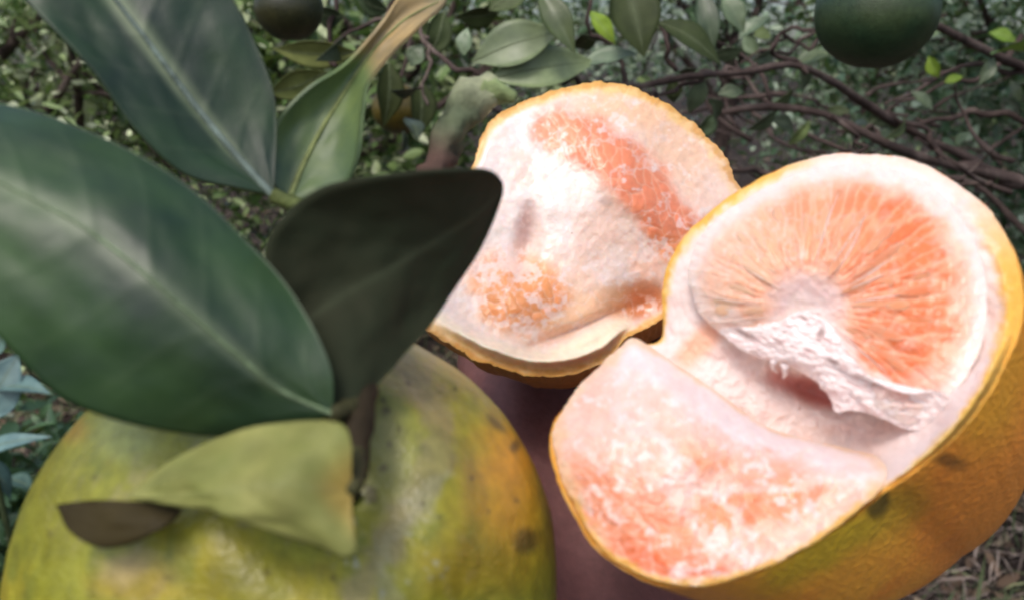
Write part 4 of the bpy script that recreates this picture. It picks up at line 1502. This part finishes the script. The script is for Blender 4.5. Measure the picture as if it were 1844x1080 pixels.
pa.line([(720, 650), (770, 720), (790, 790), (770, 860), (720, 930), (690, 1000), (640, 1080)], 40, srgb(136, 124, 92), .6, 26, 6)
pa.line([(700, 1080), (690, 1000), (740, 930), (800, 860)], 24, srgb(148, 148, 116), .4, 34, 7)
pa.blob(100, 900, 70, 160, 12, srgb(118, 116, 22), .6, .7, .3, 7)
pa.blob(130, 770, 30, 30, 0, srgb(160, 126, 44), .7, .7, .2, 8)
pa.blob(230, 790, 60, 50, 20, srgb(150, 160, 96), .7, .7, .3, 9)
pa.blob(240, 1050, 90, 46, 0, srgb(156, 124, 40), .5, .7, .35, 10)
pa.blob(230, 1020, 50, 30, -30, srgb(166, 148, 104), .6, .7, .35, 11)
pa.blob(440, 1040, 110, 60, 0, srgb(112, 108, 26), .6, .7, .3, 12)
for k, (x_, y_, a_, b_) in enumerate(((893, 762, 22, 9), (928, 803, 9, 13), (668, 895, 14, 12), (694, 738, 9, 9), (690, 842, 7, 6), (948, 970, 26, 30), (820, 700, 5, 5), (760, 905, 7, 5), (850, 860, 5, 5), (690, 720, 7, 5), (720, 770, 5, 5), (700, 800, 6, 4), (735, 690, 5, 4), (668, 880, 10, 6), (790, 930, 6, 6), (880, 920, 5, 4), (930, 900, 6, 4), (600, 1040, 9, 6), (480, 1030, 7, 5), (300, 1040, 8, 5), (170, 860, 6, 5), (90, 960, 7, 6))):
    pa.blob(x_, y_, a_, b_, 40, srgb(70, 60, 34), .8, .6, .4, k)
pa.put(srgb(156, 160, 142), smooth(.42, .6, fbm(X / 16, Y / 26, seed=31)) * smooth(560, 640, X) * smooth(880, 960, Y) * (1 - smooth(760, 860, X)) * .7)
fruit = mesh_obj('fruit', V.reshape(-1, 3), grid_faces(n1, n2, True), M['skin_fruit'], wo, col=pa.c.reshape(-1, 3))

TW = [(628, 858, .0965), (636, 800, .0975), (646, 725, .1015), (668, 645, .110), (702, 560, .120), (740, 440, .129), (780, 310, .137), (812, 240, .141), (850, 180, .1435), (888, 148, .145)]
P = crom([at(*p) for p in TW], 60)
rad_ = np.interp(np.linspace(0, 1, 60), [0, .1, .5, .72, .86, .95, 1], [.0020, .0016, .0017, .0024, .0026, .0031, .0027])
V, fl = tube(P, rad_, 16, .45, 4)
tt = np.concatenate([np.repeat(np.linspace(0, 1, 60), 16), [0, 1]])
c = srgb(48, 40, 26) + (srgb(78, 60, 52) - srgb(48, 40, 26)) * smooth(.3, .7, tt)[:, None]
c = c + (srgb(88, 98, 74) - c) * smooth(.76, .86, tt)[:, None]
c = c + (srgb(154, 160, 128) - c) * smooth(.88, .97, tt)[:, None]
mesh_obj('twig', V, fl, M['twig'], wo, col=c, )
nub = tube(crom([at(872, 165, .144), at(905, 168, .1435), at(928, 176, .1435)], 10), np.linspace(.0026, .0010, 10), 10, .3, 2)
mesh_obj('bud', nub[0], nub[1], M['twig'], wo, col=np.broadcast_to(srgb(126, 142, 96), (len(nub[0]), 3)))
a = np.linspace(0, 2 * math.pi, 40, endpoint=False)
kk = .0026 + .0007 * np.cos(5 * a)
top_ = OC + pole * (OR * .955)
V = np.vstack([top_ + pole * z + (kk * k_)[:, None] * (np.cos(a)[:, None] * e1 + np.sin(a)[:, None] * e2) for k_, z in ((1, -.001), (.85, .0006), (.45, .0014), (.2, .0022))])
mesh_obj('calyx', V, grid_faces(4, 40, True), M['twig'], wo, col=np.broadcast_to(srgb(58, 54, 32), (len(V), 3)))
for pi, pts in enumerate(([(490, 352, .125), (540, 372, .1255), (620, 405, .127), (735, 440, .128)], [(520, 360, .130), (545, 372, .129), (640, 412, .128), (735, 440, .128)],
            [(600, 745, .0965), (625, 735, .099), (646, 725, .1015)], [(500, 610, .1035), (560, 660, .105), (655, 690, .1055)], [(632, 880, .0885), (640, 850, .0925), (638, 800, .0985)])):
    P = crom([at(*p) for p in pts], 14)
    V, fl = tube(P, np.linspace(.0011, .0013, 14), 8, .15)
    mesh_obj('petiole', V, fl, M['twig'], wo, col=np.broadcast_to(srgb(96, 108, 62) if pi < 2 else srgb(62, 62, 38), (len(V), 3)))

base = (600, 745, .0965); tip = (-330, 210, .099)
big_leaf(wo, [base, (592, 650, .0965), (522, 520, .0985), (430, 420, .1000), (300, 305, .1015), (150, 232, .103), (0, 186, .104), (-180, 170, .103), tip],
         [base, (500, 700, .095), (440, 650, .0935), (310, 540, .0915), (170, 425, .0912), (0, 330, .092), (-180, 250, .094), tip],
         [base, (520, 776, .097), (400, 786, .096), (250, 766, .093), (110, 715, .091), (0, 610, .0895), (-130, 470, .091), (-250, 330, .095), tip],
         M['leaf_top'], M['leaf_under'], 200, 28, lambda u, s: np.array([1, 1, 1])[None, None] * (1 + .25 * fbm(u * 5, s * 3, seed=6)[..., None]) * (1 + (.35 * smooth(.1, .5, s) * smooth(.25, .5, u))[..., None] * np.array([.6, 1, -.2])),
         0, .0013, .0005, 'large blurred glossy dark green leaf across the left edge', True, (112, 132, 100), .0003, 2, vk=.35, crease=0, vw=.16, sv=.05, veins=8)
base = (490, 352, .125); tip = (40, -240, .121)
big_leaf(wo, [base, (430, 338, .1225), (330, 312, .119), (250, 238, .116), (170, 128, .114), (60, 12, .113), (-20, -100, .115), tip],
         [base, (400, 250, .124), (290, 110, .121), (210, 0, .119), (120, -130, .1185), tip],
         [base, (494, 320, .1255), (498, 200, .127), (472, 100, .1265), (420, 0, .1255), (330, -120, .1235), tip],
         M['leaf_top'], M['leaf_under'], 180, 28, lambda u, s: np.array([.75, .8, .9])[None, None] * (1 + .35 * fbm(u * 5, s * 3, seed=8)[..., None]),
         0, .0013, .0005, 'dark green leaf with pale midrib rising to the top edge', True, (112, 128, 120), .0006, 3, vk=.85, crease=.25, vw=.2, sv=.05, veins=8)
base = (520, 360, .130); tip = (806, -6, .149)
big_leaf(wo, [base, (489, 320, .130), (492, 240, .131), (545, 172, .133), (618, 122, .137), (690, 40, .142), (735, -20, .146), tip],
         [base, (560, 270, .135), (605, 190, .138), (650, 120, .141), (720, 45, .145), tip],
         [base, (605, 345, .131), (640, 290, .1315), (652, 200, .133), (668, 140, .136), (745, 55, .144), (790, 15, .147), tip],
         M['leaf_top'], M['leaf_under'], 50, 12,
         lambda u, s: (np.array([5.0, 3.0, 3.6])[None, None] + (np.array([15, 4.3, 6.5]) - np.array([5.0, 3.0, 3.6]))[None, None] * smooth(.56, .68, u)[..., None]) * (1 + .2 * fbm(u * 6, s * 3, seed=8)[..., None]),
         0, .0012, .0005, 'lighter green leaf with a dry tan curled tip', True, (130, 140, 90), .0005, 4, vk=.3, crease=0)
base = (500, 610, .1035); tip = (907, 340, .119)
big_leaf(wo, [base, (482, 500, .101), (486, 425, .1005), (560, 352, .1005), (640, 326, .101), (720, 314, .103), (800, 308, .1065), (872, 308, .111), (902, 322, .115), tip],
         [base, (600, 545, .1045), (720, 475, .1085), (840, 400, .1145), tip],
         [base, (540, 700, .101), (622, 744, .0985), (690, 682, .1045), (770, 592, .112), (835, 500, .117), (880, 420, .119), (903, 362, .1195), tip],
         M['leaf_dark'], M['leaf_top'], 60, 14, None, 0, .0016, .0005, 'dull dark brownish leaf with a rounded tip in front of the fruit', False, (56, 56, 42), .0003, 5, vk=.12, crease=0)
base = (634, 890, .0885); tip = (225, 893, .0945)
big_leaf(wo, [base, (634, 790, .0885), (596, 757, .0895), (450, 768, .0915), (330, 815, .0935), tip],
         [base, (520, 872, .0855), (400, 884, .0875), (300, 895, .0915), tip],
         [base, (638, 1004, .0865), (560, 983, .0868), (450, 944, .0885), (330, 912, .0925), tip],
         M['leaf_yellow'], M['leaf_under'], 44, 12, lambda u, s: (np.array([1, 1, 1])[None, None] + (np.array([.5, .05, -.1]) * (1 - smooth(.05, .2, u))[..., None])) * (1 + .3 * fbm(u * 6, s * 3, seed=8)[..., None]),
         0, .0018, .0005, 'pale yellow-green leaf lying on the whole orange', False, (124, 124, 66), .0003, 6, vk=.1, crease=0)
base = (330, 915, .0945); tip = (100, 908, .0995)  # dark blade added in place of the pale leaf's shadow on the orange
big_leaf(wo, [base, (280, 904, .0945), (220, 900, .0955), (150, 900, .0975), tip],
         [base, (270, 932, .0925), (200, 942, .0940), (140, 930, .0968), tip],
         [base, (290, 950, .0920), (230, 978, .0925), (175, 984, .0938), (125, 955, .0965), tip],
         M['leaf_shadow'], M['leaf_shadow'], 24, 6, None, 0, .0008, .0005, 'small dark blade standing in for the shadow under the pale leaf', False, seed=7, vk=0)
